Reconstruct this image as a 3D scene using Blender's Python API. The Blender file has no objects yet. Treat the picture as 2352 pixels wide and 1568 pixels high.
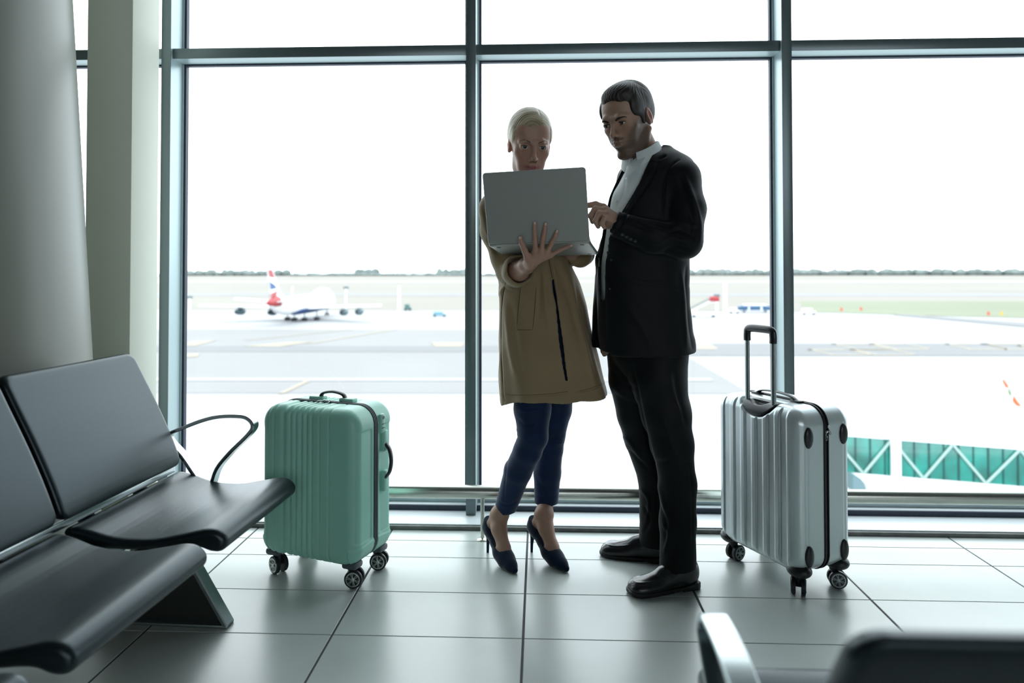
import bpy, bmesh, math, random
import numpy as np
from mathutils import Vector, Matrix, Euler, Quaternion
random.seed(7)
SC = bpy.context.scene
COL = SC.collection
V = Vector
PI = math.pi

# ------------------------------------------------------------------ camera
cam_d = bpy.data.cameras.new('camera')
cam = bpy.data.objects.new('camera', cam_d)
COL.objects.link(cam)
SC.camera = cam
cam_d.sensor_width = 36.0
cam_d.lens = 36.0 * 1594.53 / 2352.0
cam_d.shift_y = -(784.0 - 594.29) / 2352.0
cam_d.clip_start = 0.05
cam_d.clip_end = 9000.0
_r = [(0.999231, 0.039203, -0.000700), (0.001440, -0.018857, 0.999821), (-0.039183, 0.999053, 0.018899)]
cam.matrix_world = Matrix(((_r[0][0], _r[1][0], -_r[2][0], 0.0),
                           (_r[0][1], _r[1][1], -_r[2][1], 0.0),
                           (_r[0][2], _r[1][2], -_r[2][2], 1.1377),
                           (0, 0, 0, 1)))
cam_d.dof.use_dof = True
cam_d.dof.focus_distance = 2.6
cam_d.dof.aperture_fstop = 2.0

# ------------------------------------------------------------------ sky, colour management
world = bpy.data.worlds.new('overcast_sky')
SC.world = world
world.use_nodes = True
_nt = world.node_tree
_nt.nodes.clear()
_out = _nt.nodes.new('ShaderNodeOutputWorld')
_bg = _nt.nodes.new('ShaderNodeBackground')
_tc = _nt.nodes.new('ShaderNodeTexCoord')
_nz = _nt.nodes.new('ShaderNodeTexNoise')
_nz.inputs['Scale'].default_value = 2.2
_nz.inputs['Detail'].default_value = 3
_rp = _nt.nodes.new('ShaderNodeValToRGB')
_rp.color_ramp.elements[0].position = 0.35
_rp.color_ramp.elements[0].color = (0.80, 0.90, 0.98, 1)
_rp.color_ramp.elements[1].position = 0.7
_rp.color_ramp.elements[1].color = (0.94, 0.985, 1.0, 1)
_nt.links.new(_tc.outputs['Generated'], _nz.inputs['Vector'])
_nt.links.new(_nz.outputs['Fac'], _rp.inputs['Fac'])
_nt.links.new(_rp.outputs['Color'], _bg.inputs['Color'])
_bg.inputs['Strength'].default_value = 3.9
_nt.links.new(_bg.outputs['Background'], _out.inputs['Surface'])

SC.view_settings.view_transform = 'Standard'
SC.view_settings.look = 'None'
SC.view_settings.gamma = 1.0
SC.view_settings.exposure = 0.0
SC.view_settings.use_curve_mapping = False
SC.cycles.use_denoising = True
SC.cycles.max_bounces = 10
SC.cycles.diffuse_bounces = 5
SC.cycles.glossy_bounces = 4
SC.cycles.transparent_max_bounces = 16
SC.cycles.caustics_reflective = False
SC.cycles.caustics_refractive = False
SC.cycles.sample_clamp_indirect = 6.0

# ------------------------------------------------------------------ helpers
def mat(name, color, rough=0.5, metal=0.0, spec=0.5, bump=None, vary=None, sheen=0.0, coat=0.0, sss=0.0, attr=None, aniso=None):
    """bump=(scale,strength[,distance]); vary=(scale,amount): natural mottling of the material's own colour"""
    m = bpy.data.materials.new(name)
    m.use_nodes = True
    nt = m.node_tree
    b = nt.nodes['Principled BSDF']
    c = tuple(color) + (1,) if len(color) == 3 else tuple(color)
    b.inputs['Base Color'].default_value = c
    b.inputs['Roughness'].default_value = rough
    b.inputs['Metallic'].default_value = metal
    b.inputs['Specular IOR Level'].default_value = spec
    if sheen:
        b.inputs['Sheen Weight'].default_value = sheen
        b.inputs['Sheen Roughness'].default_value = 0.4
    if coat:
        b.inputs['Coat Weight'].default_value = coat
        b.inputs['Coat Roughness'].default_value = 0.15
    if sss:
        b.inputs['Subsurface Weight'].default_value = sss
        b.inputs['Subsurface Radius'].default_value = (1.0, 0.35, 0.2)
        b.inputs['Subsurface Scale'].default_value = 0.008
    tc = nt.nodes.new('ShaderNodeTexCoord')
    if vary:
        n = nt.nodes.new('ShaderNodeTexNoise')
        n.inputs['Scale'].default_value = vary[0]
        n.inputs['Detail'].default_value = 4
        nt.links.new(tc.outputs['Object'], n.inputs['Vector'])
        mr = nt.nodes.new('ShaderNodeMapRange')
        mr.inputs['From Min'].default_value = 0.3
        mr.inputs['From Max'].default_value = 0.7
        mr.inputs['To Min'].default_value = 1 - vary[1]
        mr.inputs['To Max'].default_value = 1 + vary[1]
        nt.links.new(n.outputs['Fac'], mr.inputs['Value'])
        mx = nt.nodes.new('ShaderNodeMix')
        mx.data_type = 'RGBA'
        mx.blend_type = 'MULTIPLY'
        mx.inputs['Factor'].default_value = 1
        mx.inputs[6].default_value = c
        nt.links.new(mr.outputs['Result'], mx.inputs[7])
        nt.links.new(mx.outputs[2], b.inputs['Base Color'])
    if attr:
        a = nt.nodes.new('ShaderNodeAttribute')
        a.attribute_name = attr
        nt.links.new(a.outputs['Color'], b.inputs['Base Color'])
    if bump:
        n = nt.nodes.new('ShaderNodeTexNoise')
        n.inputs['Scale'].default_value = bump[0]
        n.inputs['Detail'].default_value = 5
        src = tc.outputs['Object']
        if aniso:
            mp = nt.nodes.new('ShaderNodeMapping')
            mp.inputs['Scale'].default_value = aniso
            nt.links.new(src, mp.inputs['Vector'])
            src = mp.outputs['Vector']
        nt.links.new(src, n.inputs['Vector'])
        bp = nt.nodes.new('ShaderNodeBump')
        bp.inputs['Strength'].default_value = bump[1]
        bp.inputs['Distance'].default_value = bump[2] if len(bump) > 2 else 0.002
        nt.links.new(n.outputs['Fac'], bp.inputs['Height'])
        nt.links.new(bp.outputs['Normal'], b.inputs['Normal'])
    return m

def glass_mat(name, tint=(0.93, 0.985, 0.965), refl=0.6):
    m = bpy.data.materials.new(name)
    m.use_nodes = True
    nt = m.node_tree
    nt.nodes.clear()
    o = nt.nodes.new('ShaderNodeOutputMaterial')
    t = nt.nodes.new('ShaderNodeBsdfTransparent')
    t.inputs['Color'].default_value = tuple(tint) + (1,)
    g = nt.nodes.new('ShaderNodeBsdfGlossy')
    g.inputs['Roughness'].default_value = 0.02
    f = nt.nodes.new('ShaderNodeFresnel')
    f.inputs['IOR'].default_value = 1.45
    k = nt.nodes.new('ShaderNodeMath')
    k.operation = 'MULTIPLY'
    k.inputs[1].default_value = refl
    mx = nt.nodes.new('ShaderNodeMixShader')
    nt.links.new(f.outputs['Fac'], k.inputs[0])
    nt.links.new(k.outputs[0], mx.inputs[0])
    nt.links.new(t.outputs[0], mx.inputs[1])
    nt.links.new(g.outputs[0], mx.inputs[2])
    nt.links.new(mx.outputs[0], o.inputs['Surface'])
    return m

def tag(o, label=None, cat=None, group=None, kind=None):
    if label: o['label'] = label
    if cat: o['category'] = cat
    if group: o['group'] = group
    if kind: o['kind'] = kind
    return o

def thing(name, label, cat, loc=(0, 0, 0), rotz=0.0, group=None):
    o = bpy.data.objects.new(name, None)
    COL.objects.link(o)
    o.location = loc
    o.rotation_euler = (0, 0, rotz)
    o.empty_display_size = 0.1
    return tag(o, label, cat, group)

def from_data(name, verts, faces, m, parent=None, smooth=True, world=False, autosmooth=None):
    me = bpy.data.meshes.new(name)
    me.from_pydata([tuple(v) for v in verts], [], faces)
    me.update()
    if smooth:
        me.polygons.foreach_set('use_smooth', [True] * len(me.polygons))
    if autosmooth is not None:
        me.set_sharp_from_angle(angle=math.radians(autosmooth))
    o = bpy.data.objects.new(name, me)
    COL.objects.link(o)
    if m is not None:
        for mm in (m if isinstance(m, (list, tuple)) else [m]):
            me.materials.append(mm)
    attach(o, parent, world)
    return o

def world_of(o):
    m = Matrix.Translation(o.location) @ o.rotation_euler.to_matrix().to_4x4()
    return (world_of(o.parent) @ o.matrix_parent_inverse @ m) if o.parent is not None else m

def attach(o, parent, world=False):
    if parent is not None:
        o.parent = parent
        if world: o.matrix_parent_inverse = world_of(parent).inverted()
    return o

class MB:
    """collects shapes into one mesh"""
    def __init__(s):
        s.v = []; s.f = []
    def add(s, vs, fs):
        n = len(s.v)
        s.v += [tuple(v) for v in vs]
        s.f += [tuple(i + n for i in f) for f in fs]
        return s
    def bm(s, b, mx=None):
        b.verts.index_update()
        vs = [(mx @ v.co if mx else v.co.copy()) for v in b.verts]
        s.add(vs, [tuple(v.index for v in f.verts) for f in b.faces])
        b.free()
        return s
    def box(s, lo, hi, bev=0.0, seg=2, mx=None):
        b = bmesh.new()
        bmesh.ops.create_cube(b, size=1.0)
        lo = V(lo); hi = V(hi)
        for v in b.verts:
            v.co = V([(lo[i] + hi[i]) / 2 + v.co[i] * (hi[i] - lo[i]) for i in range(3)])
        if bev > 0:
            bmesh.ops.bevel(b, geom=b.edges[:], offset=bev, segments=seg, profile=0.5, affect='EDGES')
        return s.bm(b, mx)
    def cyl(s, a, b_, r, r2=None, n=24, caps=True):
        return s.tube([a, b_], [r, r if r2 is None else r2], n=n, caps=caps)
    def tube(s, pts, rad, n=16, caps=True, closed=False, flat=None, up=None):
        """round (or flat: list of (ru,rv)) tube along points"""
        pts = [V(p) for p in pts]
        N = len(pts)
        if not isinstance(rad, (list, tuple)): rad = [rad] * N
        T = []
        for i in range(N):
            if closed: t = pts[(i + 1) % N] - pts[i - 1]
            elif i == 0: t = pts[1] - pts[0]
            elif i == N - 1: t = pts[-1] - pts[-2]
            else: t = (pts[i + 1] - pts[i]).normalized() + (pts[i] - pts[i - 1]).normalized()
            T.append(t.normalized())
        u = V(up) if up is not None else (V((0, 0, 1)) if abs(T[0].z) < 0.9 else V((1, 0, 0)))
        rings = []
        for i in range(N):
            u = (u - T[i] * u.dot(T[i])).normalized()
            w = T[i].cross(u)
            ru, rw = (rad[i] if isinstance(rad[i], (list, tuple)) else (rad[i], rad[i]))
            rings.append([pts[i] + u * (ru * math.cos(2 * PI * k / n)) + w * (rw * math.sin(2 * PI * k / n)) for k in range(n)])
        return s.loft(rings, caps, closed)
    def loft(s, rings, caps=True, closed=False):
        n = len(rings[0]); N = len(rings)
        vs = [p for r in rings for p in r]
        fs = []
        for i in range(N if closed else N - 1):
            j = (i + 1) % N
            for k in range(n):
                k2 = (k + 1) % n
                fs.append((i * n + k, i * n + k2, j * n + k2, j * n + k))
        if caps and not closed:
            fs.append(tuple(range(n - 1, -1, -1)))
            fs.append(tuple((N - 1) * n + k for k in range(n)))
        return s.add(vs, fs)
    def ribbon(s, pts, width_dir, width, th, closed=False):
        """flat bar of given width along width_dir, thickness th in the plane of the path"""
        pts = [V(p) for p in pts]; wd = V(width_dir).normalized()
        rings = []
        N = len(pts)
        for i in range(N):
            if closed: t = pts[(i + 1) % N] - pts[i - 1]
            elif i == 0: t = pts[1] - pts[0]
            elif i == N - 1: t = pts[-1] - pts[-2]
            else: t = (pts[i + 1] - pts[i]).normalized() + (pts[i] - pts[i - 1]).normalized()
            nrm = t.normalized().cross(wd).normalized()
            w = width[i] if isinstance(width, (list, tuple)) else width
            h = th[i] if isinstance(th, (list, tuple)) else th
            c = min(w, h) * 0.22
            prof = [(-w/2, -h/2 + c), (-w/2 + c, -h/2), (w/2 - c, -h/2), (w/2, -h/2 + c), (w/2, h/2 - c), (w/2 - c, h/2), (-w/2 + c, h/2), (-w/2, h/2 - c)]
            rings.append([pts[i] + wd * a + nrm * b for a, b in prof])
        return s.loft(rings, not closed, closed)
    def lathe(s, c, axis, prof, n=32):
        """prof: list of (along, radius)"""
        ax = V(axis).normalized()
        u = V((0, 0, 1)) if abs(ax.z) < 0.9 else V((1, 0, 0))
        u = (u - ax * u.dot(ax)).normalized(); w = ax.cross(u); c = V(c)
        rings = [[c + ax * a + u * (r * math.cos(2 * PI * k / n)) + w * (r * math.sin(2 * PI * k / n)) for k in range(n)] for a, r in prof]
        return s.loft(rings, True)
    def prism(s, poly, d, depth):
        """poly: 3D points in a plane, extruded by vector d*depth"""
        d = V(d).normalized() * depth
        n = len(poly); a = [V(p) for p in poly]; b = [p + d for p in a]
        fs = [tuple(range(n - 1, -1, -1)), tuple(range(n, 2 * n))]
        fs += [(k, (k + 1) % n, n + (k + 1) % n, n + k) for k in range(n)]
        return s.add(a + b, fs)
    def ell(s, c, r, seg=24, rings=16, mx=None):
        b = bmesh.new()
        bmesh.ops.create_uvsphere(b, u_segments=seg, v_segments=rings, radius=1.0)
        for v in b.verts: v.co = V((v.co.x * r[0], v.co.y * r[1], v.co.z * r[2])) if mx is None else mx @ V((v.co.x * r[0], v.co.y * r[1], v.co.z * r[2]))
        for v in b.verts: v.co += V(c)
        return s.bm(b)
    def build(s, name, m, parent=None, smooth=True, world=False, auto=35, fix=False):
        o = from_data(name, s.v, s.f, m, parent, smooth, world)
        b = bmesh.new(); b.from_mesh(o.data)
        bmesh.ops.recalc_face_normals(b, faces=b.faces[:])
        b.to_mesh(o.data); b.free()
        if auto is not None and smooth: o.data.set_sharp_from_angle(angle=math.radians(auto))
        return o

def catmull(P, n=8, closed=False):
    P = [V(p) for p in P]; out = []
    N = len(P)
    rng = range(N if closed else N - 1)
    for i in rng:
        p0 = P[(i - 1) % N] if (closed or i > 0) else P[0] * 2 - P[1]
        p1 = P[i]; p2 = P[(i + 1) % N]
        p3 = P[(i + 2) % N] if (closed or i + 2 < N) else P[-1] * 2 - P[-2]
        for k in range(n):
            t = k / n
            out.append(0.5 * ((2 * p1) + (p2 - p0) * t + (2 * p0 - 5 * p1 + 4 * p2 - p3) * t * t + (3 * p1 - p0 - 3 * p2 + p3) * t ** 3))
    if not closed: out.append(P[-1].copy())
    return out

def copy_tree(o, parent=None):
    c = o.copy()
    COL.objects.link(c)
    if parent is not None: c.parent = parent
    for ch in [x for x in bpy.data.objects if x.parent == o]:
        copy_tree(ch, c)
    return c

# ------------------------------------------------------------------ room shell
M_tile = mat('porcelain_tile', (0.485, 0.535, 0.51), 0.29, spec=0.6, bump=(55, 0.12, 0.0006), vary=(3.0, 0.07))
M_tile.node_tree.nodes['Principled BSDF'].inputs['IOR'].default_value = 1.8
M_grout = mat('dark_grout', (0.045, 0.045, 0.055), 0.8)
M_frame = mat('teal_grey_aluminium', (0.125, 0.165, 0.175), 0.32, metal=0.35, spec=0.6)
M_framelight = mat('light_anodised_aluminium', (0.42, 0.53, 0.55), 0.34, metal=0.3, spec=0.6)
M_gasket = mat('dark_rubber_gasket', (0.012, 0.022, 0.045), 0.5)
M_sill = mat('pale_sill_board', (0.66, 0.72, 0.74), 0.3, spec=0.8)
M_kerb = mat('grey_stone_edge', (0.13, 0.135, 0.13), 0.55, vary=(20, 0.25))
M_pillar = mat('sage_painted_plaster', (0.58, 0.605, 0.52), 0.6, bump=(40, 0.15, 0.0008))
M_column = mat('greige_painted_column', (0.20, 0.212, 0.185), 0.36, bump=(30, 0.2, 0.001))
M_steel = mat('brushed_stainless_steel', (0.52, 0.54, 0.49), 0.27, metal=1.0, bump=(90, 0.05, 0.0004), aniso=(0.05, 1, 1))
M_wallp = mat('hall_wall_paint', (0.10, 0.11, 0.10), 0.8)
M_ceil = mat('hall_ceiling_panel', (0.13, 0.14, 0.135), 0.85)
M_glass = glass_mat('window_glass', (0.96, 0.99, 0.985))

def struct(o):
    o['kind'] = 'structure'
    return o

# floor: real tiles over a grout bed
mb = MB()
XC = [c * 0.6 - 0.6516 for c in range(-8, 12)]
YR = [-6.2225 + 0.3 * k for k in range(0, 31)]
YR = [y for y in YR if y < 2.80]
YR[-1:] = [2.7775]
YR += [2.9487, 3.069]
gx, gy = 0.0034, 0.0014
b = 0.0012
for i in range(len(XC) - 1):
    for j in range(len(YR) - 1):
        x0, x1, y0, y1 = XC[i] + gx, XC[i + 1] - gx, YR[j] + gy, YR[j + 1] - gy
        vs = [(x0, y0, -0.002), (x1, y0, -0.002), (x1, y1, -0.002), (x0, y1, -0.002),
              (x0 + b, y0 + b, 0), (x1 - b, y0 + b, 0), (x1 - b, y1 - b, 0), (x0 + b, y1 - b, 0)]
        mb.add(vs, [(4, 5, 6, 7), (0, 1, 5, 4), (1, 2, 6, 5), (2, 3, 7, 6), (3, 0, 4, 7)])
nt_ = len(mb.f)
mb.add([(XC[0], YR[0], -0.002), (XC[-1], YR[0], -0.002), (XC[-1], 3.4, -0.002), (XC[0], 3.4, -0.002)], [(0, 1, 2, 3)])
mb.box((XC[0], YR[0], -0.3), (XC[-1], 3.4, -0.0025))
fl = from_data('floor', mb.v, mb.f, [M_tile, M_grout], smooth=False)
for k, p in enumerate(fl.data.polygons):
    p.material_index = 0 if k < nt_ else 1
struct(fl)
X0, X1, Y0 = XC[0], XC[-1], YR[0]
XL = -2.75

def sbox(name, lo, hi, m, bev=0.0):
    return struct(MB().box(lo, hi, bev).build(name, m, smooth=bev > 0))

sbox('trim_1', (X0, 3.069, -0.002), (X1, 3.085, 0.0165), M_kerb, 0.001)
sbox('trim_2', (X0, 3.0852, -0.002), (X1, 3.262, 0.021), M_sill, 0.001)
sbox('trim_3', (X0, 3.262, -0.002), (X1, 3.275, 0.044), M_gasket)
sbox('trim_4', (X0, 3.2752, -0.002), (X1, 3.345, 0.0435), M_sill)
sbox('trim_5', (X0, 3.318, 0.0437), (X1, 3.33, 0.062), M_framelight)
sbox('trim_6', (X0, 3.314, 0.0622), (X1, 3.345, 0.068), M_gasket)
sbox('ceiling', (X0, Y0, 3.9), (X1, 3.5, 4.1), M_ceil)
# far side of the hall: wall; unseen window band added for fill light
BW0, BW1, BZ0, BZ1 = -0.6, 5.6, 1.1, 3.4
sbox('wall_back_1', (X0, Y0 - 0.2, 0), (X1, Y0, BZ0), M_wallp)
sbox('wall_back_2', (X0, Y0 - 0.2, BZ1), (X1, Y0, 3.9), M_wallp)
sbox('wall_back_3', (X0, Y0 - 0.2, BZ0), (BW0, Y0, BZ1), M_wallp)
sbox('wall_back_4', (BW1, Y0 - 0.2, BZ0), (X1, Y0, BZ1), M_wallp)
for k_ in range(1, 6):
    xx = BW0 + (BW1 - BW0) * k_ / 6
    sbox('trim_%d' % (50 + k_), (xx - .03, Y0 - 0.12, BZ0), (xx + .03, Y0 - 0.04, BZ1), M_frame)
sbox('wall_left', (XL - 0.2, Y0, 0.001), (XL, 3.4, 3.9), M_wallp)
sbox('wall_right', (X1, Y0, 0), (X1 + 0.2, 3.4, 3.9), M_wallp)
# window wall
MX = [x for x in (-1.7635 + 1.4475 * k for k in range(-1, 5)) if XL < x < X1]
ti = 100
for k, x in enumerate(MX):
    w = 0.0226
    struct(MB().box((x - w, 3.2, 0.021), (x + w, 3.2045, 3.9), 0.001).build('trim_%d' % ti, M_frame)); ti += 1
    struct(MB().box((x - w + 0.0006, 3.2046, 0.021), (x + w - 0.0006, 3.312, 3.9)).build('trim_%d' % ti, M_framelight, smooth=False)); ti += 1
    g = MB()
    for sx in (-1, 1):
        g.box((x + sx * 0.0305 - 0.0085, 3.316, 0.068), (x + sx * 0.0305 + 0.0085, 3.342, 2.155))
        g.box((x + sx * 0.0305 - 0.0085, 3.316, 2.2), (x + sx * 0.0305 + 0.0085, 3.342, 3.9))
    struct(g.build('trim_%d' % ti, M_gasket, smooth=False)); ti += 1
    g = MB()
    for sx in (-1, 1):
        g.box((x + sx * 0.0255 - 0.0035, 3.308, 0.044), (x + sx * 0.0255 + 0.0035, 3.3158, 3.9))
    struct(g.build('trim_%d' % ti, M_framelight, smooth=False)); ti += 1
edges = [XL] + MX + [X1]
wi = 1
for k in range(len(edges) - 1):
    a, b_ = edges[k], edges[k + 1]
    a2 = a + (0.0228 if k else 0); b2 = b_ - (0.0228 if k < len(edges) - 2 else 0)
    struct(MB().box((a2, 3.222, 2.154), (b2, 3.2262, 2.2025), 0.0008).build('trim_%d' % ti, M_frame)); ti += 1
    struct(MB().box((a2, 3.2264, 2.1545), (b2, 3.316, 2.202)).build('trim_%d' % ti, M_framelight, smooth=False)); ti += 1
    struct(MB().box((a2, 3.3162, 2.146), (b2, 3.344, 2.2)).build('trim_%d' % ti, M_gasket, smooth=False)); ti += 1
    w = bpy.data.objects.new('window_%d' % wi, None); COL.objects.link(w); w['kind'] = 'structure'; w.location = ((a + b_) / 2, 3.33, 0)
    for (z0, z1) in ((0.06, 2.15), (2.2, 3.9)):
        from_data('pane', [(a2, 3.3291, z0), (b2, 3.3291, z0), (b2, 3.3291, z1), (a2, 3.3291, z1)], [(0, 1, 2, 3)], M_glass, w, smooth=False, world=True)
    wi += 1

# square pillar and tapered round column by the window
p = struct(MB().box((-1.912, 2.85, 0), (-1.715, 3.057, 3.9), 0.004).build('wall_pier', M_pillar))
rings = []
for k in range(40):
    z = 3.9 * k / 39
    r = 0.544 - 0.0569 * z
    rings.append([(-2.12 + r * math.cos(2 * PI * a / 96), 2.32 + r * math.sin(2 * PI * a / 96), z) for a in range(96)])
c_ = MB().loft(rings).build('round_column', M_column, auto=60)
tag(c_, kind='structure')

# low stainless bumper rail along the window
t = thing('bumper_rail', 'low brushed stainless steel tube rail running along the window sill', 'rail', (0, 2.967, 0))
MB().tube([(XL + 0.05, 0, 0.2015), (X1 - 0.05, 0, 0.2015)], 0.0285, n=40).build('rail_tube', M_steel, t)
for x in (-2.62, -0.243, 2.13):
    q = MB().cyl((x, 0, 0.004), (x, 0, 0.176), 0.0085, n=20)
    q.build('post', M_steel, t)
    MB().lathe((x, 0, 0), (0, 0, 1), [(0.0, 0.024), (0.002, 0.024), (0.005, 0.021), (0.008, 0.012), (0.010, 0.009)], 32).build('post_flange', M_steel, t)

# ------------------------------------------------------------------ airfield outside, 17 m below the hall floor
GZ = -16.8
HC = 17.94
def sight(px, y):     # world direction through a point of the frame
    u = (px - 1176.0) / 1594.5; v = (594.29 - y) / 1594.5
    return V([u * _r[0][i] + v * _r[1][i] + _r[2][i] for i in range(3)])
def gd(y, px=1239):   # distance of the apron point seen there
    s_ = sight(px, y); return -HC * s_.y / s_.z
def gx_(px, d):
    s_ = sight(px, 624); return s_.x / s_.y * d
def gz_(px, y, d):
    s_ = sight(px, y); return 1.1377 + s_.z / s_.y * d
M_concrete = mat('pale_apron_concrete', (0.318, 0.318, 0.323), 0.9, vary=(0.02, 0.05))  # pale concrete in its own colour, slightly mottled
M_asphalt = mat('taxiway_asphalt', (0.214, 0.210, 0.210), 0.9, vary=(0.03, 0.04))
M_asphalt2 = mat('darker_taxiway_asphalt', (0.172, 0.172, 0.176), 0.9, vary=(0.03, 0.05))
M_line = mat('worn_line_paint', (0.300, 0.262, 0.205), 0.9)
M_drygrass = mat('dry_airfield_grass', (0.225, 0.206, 0.180), 1.0, vary=(0.006, 0.06))
M_grass = mat('mown_green_grass', (0.178, 0.192, 0.130), 1.0, vary=(0.01, 0.08))
M_trees = mat('hazy_distant_trees', (0.150, 0.180, 0.172), 1.0, vary=(0.05, 0.25))  # distance haze is mixed into the foliage colour
M_wht = mat('white_paint', (0.8, 0.8, 0.8), 0.5)
M_acwhite = mat('aircraft_white', (0.78, 0.79, 0.80), 0.35)
M_acblue = mat('aircraft_blue', (0.012, 0.060, 0.198), 0.4)
M_acred = mat('aircraft_red', (0.330, 0.030, 0.036), 0.4)
M_acgrey = mat('aircraft_metal_grey', (0.060, 0.114, 0.132), 0.4, metal=0.4)
M_tyre = mat('rubber_black', (0.012, 0.012, 0.014), 0.6)

def gpoly(name, pts, dz, m):
    """flat ground area; pts = (image column, image row) pairs turned into ground positions"""
    vs = []
    for px, y in pts:
        d = gd(y, px); vs.append((gx_(px, d), d, GZ + dz))
    return tag(from_data(name, vs, [tuple(range(len(vs)))], m, smooth=False), kind='structure')

bsm = MB().box((-2500, 20, GZ - 1.0), (2500, 5200, GZ)); o = bsm.build('ground_apron', M_concrete, smooth=False); o['kind'] = 'structure'
g = from_data('ground_dry_grass', [(-2500, gd(712), GZ + .06), (gx_(1560, gd(714, 1560)), gd(714, 1560), GZ + .06), (gx_(1900, gd(718, 1900)), gd(718, 1900), GZ + .06), (gx_(2150, gd(725, 2150)), gd(725, 2150), GZ + .06), (gx_(2352, gd(731, 2352)), gd(731, 2352), GZ + .06), (800, gd(732, 2352), GZ + .06), (2500, 900, GZ + 0.06), (2500, 3600, GZ + .06), (-2500, 3600, GZ + .06)], [tuple(range(9))], M_drygrass, smooth=False); g['kind'] = 'structure'
g = from_data('ground_green_grass', [(gx_(1840, gd(716.5, 1840)), gd(716.5, 1840), GZ + .12), (gx_(2150, gd(725.5, 2150)), gd(725.5, 2150), GZ + .12), (gx_(2352, gd(731, 2352)), gd(731, 2352), GZ + .12), (600, gd(731, 2352), GZ + .12), (700, gd(690, 2352), GZ + .12), (gx_(1840, gd(692, 1840)), gd(692, 1840), GZ + .12)], [tuple(range(6))], M_grass, smooth=False); g['kind'] = 'structure'
g = from_data('runway', [(-1500, gd(680), GZ + .15), (1500, gd(680), GZ + .15), (1500, gd(673), GZ + .15), (-1500, gd(673), GZ + .15)], [(0, 1, 2, 3)], M_asphalt, smooth=False); g['kind'] = 'structure'
g = from_data('taxiway_1', [(-1500, gd(648), GZ + .15), (1500, gd(648), GZ + .15), (1500, gd(645.5), GZ + .15), (-1500, gd(645.5), GZ + .15)], [(0, 1, 2, 3)], M_concrete, smooth=False); g['kind'] = 'structure'
gpoly('taxiway_2', [(-400, 903), (1724, 905), (1590, 826), (1480, 790), (1420, 757), (-900, 755)], .05, M_asphalt)
gpoly('taxiway_3', [(1480, 818), (3200, 818), (3200, 789), (1480, 789)], .09, M_asphalt2)
gpoly('taxiway_4', [(-900, 808), (1150, 809), (1150, 795), (-900, 795)], .09, M_asphalt2)
gpoly('road_line_1', [(-400, 875), (1640, 876), (1630, 870), (-400, 869)], .12, M_concrete)
gpoly('road_line_2', [(2080, 722), (2352, 742), (2600, 752), (2600, 762), (2352, 752), (2050, 724)], .16, M_asphalt2)
k = 3
for quad in ([(1000, 797), (1060, 797), (1068, 787), (990, 787)], [(420, 795), (450, 795), (500, 782), (440, 784)], [(560, 796), (640, 797), (720, 786), (660, 786)],
             [(425, 822), (455, 820), (460, 812), (425, 814)], [(1600, 803), (1650, 803), (1630, 790), (1600, 790)]):
    gpoly('road_line_%d' % k, quad, .14, M_line); k += 1
for (x0, y0, w) in ((1905, 790, 80), (1995, 790, 80), (1850, 803, 90), (1950, 803, 90), (2165, 790, 90), (2250, 790, 100), (2330, 794, 100)):
    # outlined slanted hatch boxes painted on the taxiway
    h = 12; sl = 55
    a = [(x0, y0), (x0 + w, y0), (x0 + w + sl, y0 + h), (x0 + sl, y0 + h)]
    for q in range(4):
        p, r_ = a[q], a[(q + 1) % 4]
        nx, ny = (0, 2.0) if q % 2 == 0 else (9, 0)
        gpoly('road_line_%d' % k, [p, r_, (r_[0] + nx, r_[1] + ny), (p[0] + nx, p[1] + ny)], .14, M_line); k += 1
for (a, b_) in (((560, 782), (800, 757)), ((640, 905), (700, 876)), ((700, 790), (900, 757))):
    gpoly('road_line_%d' % k, [a, b_, (b_[0] + 14, b_[1]), (a[0] + 14, a[1])], .13, M_line); k += 1

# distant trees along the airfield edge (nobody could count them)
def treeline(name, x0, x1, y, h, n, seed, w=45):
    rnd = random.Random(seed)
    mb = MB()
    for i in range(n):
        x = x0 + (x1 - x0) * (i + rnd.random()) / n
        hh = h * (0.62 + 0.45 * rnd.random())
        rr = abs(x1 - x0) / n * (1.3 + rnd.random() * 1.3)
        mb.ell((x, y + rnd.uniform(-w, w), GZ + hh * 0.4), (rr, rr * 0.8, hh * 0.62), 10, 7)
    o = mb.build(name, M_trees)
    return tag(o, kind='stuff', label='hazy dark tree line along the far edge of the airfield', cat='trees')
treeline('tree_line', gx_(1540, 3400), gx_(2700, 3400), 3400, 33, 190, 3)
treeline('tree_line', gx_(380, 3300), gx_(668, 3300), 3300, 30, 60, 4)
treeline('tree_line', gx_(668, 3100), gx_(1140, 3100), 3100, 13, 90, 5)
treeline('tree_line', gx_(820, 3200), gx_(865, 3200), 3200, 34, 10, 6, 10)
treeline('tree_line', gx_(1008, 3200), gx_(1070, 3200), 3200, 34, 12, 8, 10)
M_hangar = mat('bright_white_cladding', (0.85, 0.85, 0.85), 0.6)
for i, (px, w, h, rf, lb) in enumerate(((705, 60, 26, 5, 'wide low white hangar on the horizon right of the airliner tail'), (790, 60, 30, 6, 'tall white hangar on the horizon beside a tree clump'), (955, 90, 22, 4, 'long white shed on the horizon between two tree clumps'))):
    d = 3250
    t = thing('hangar_building', lb, 'building', (gx_(px, d), d, GZ), 0, 'hangars on the horizon')
    MB().box((-w, -20, 0), (w, 20, h)).build('wall', M_hangar, t, smooth=False)
    MB().prism([(-w - 2, -22, h), (w + 2, -22, h), (0, -22, h + rf)], (0, 1, 0), 44).build('roof', M_acwhite, t, smooth=False)

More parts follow.
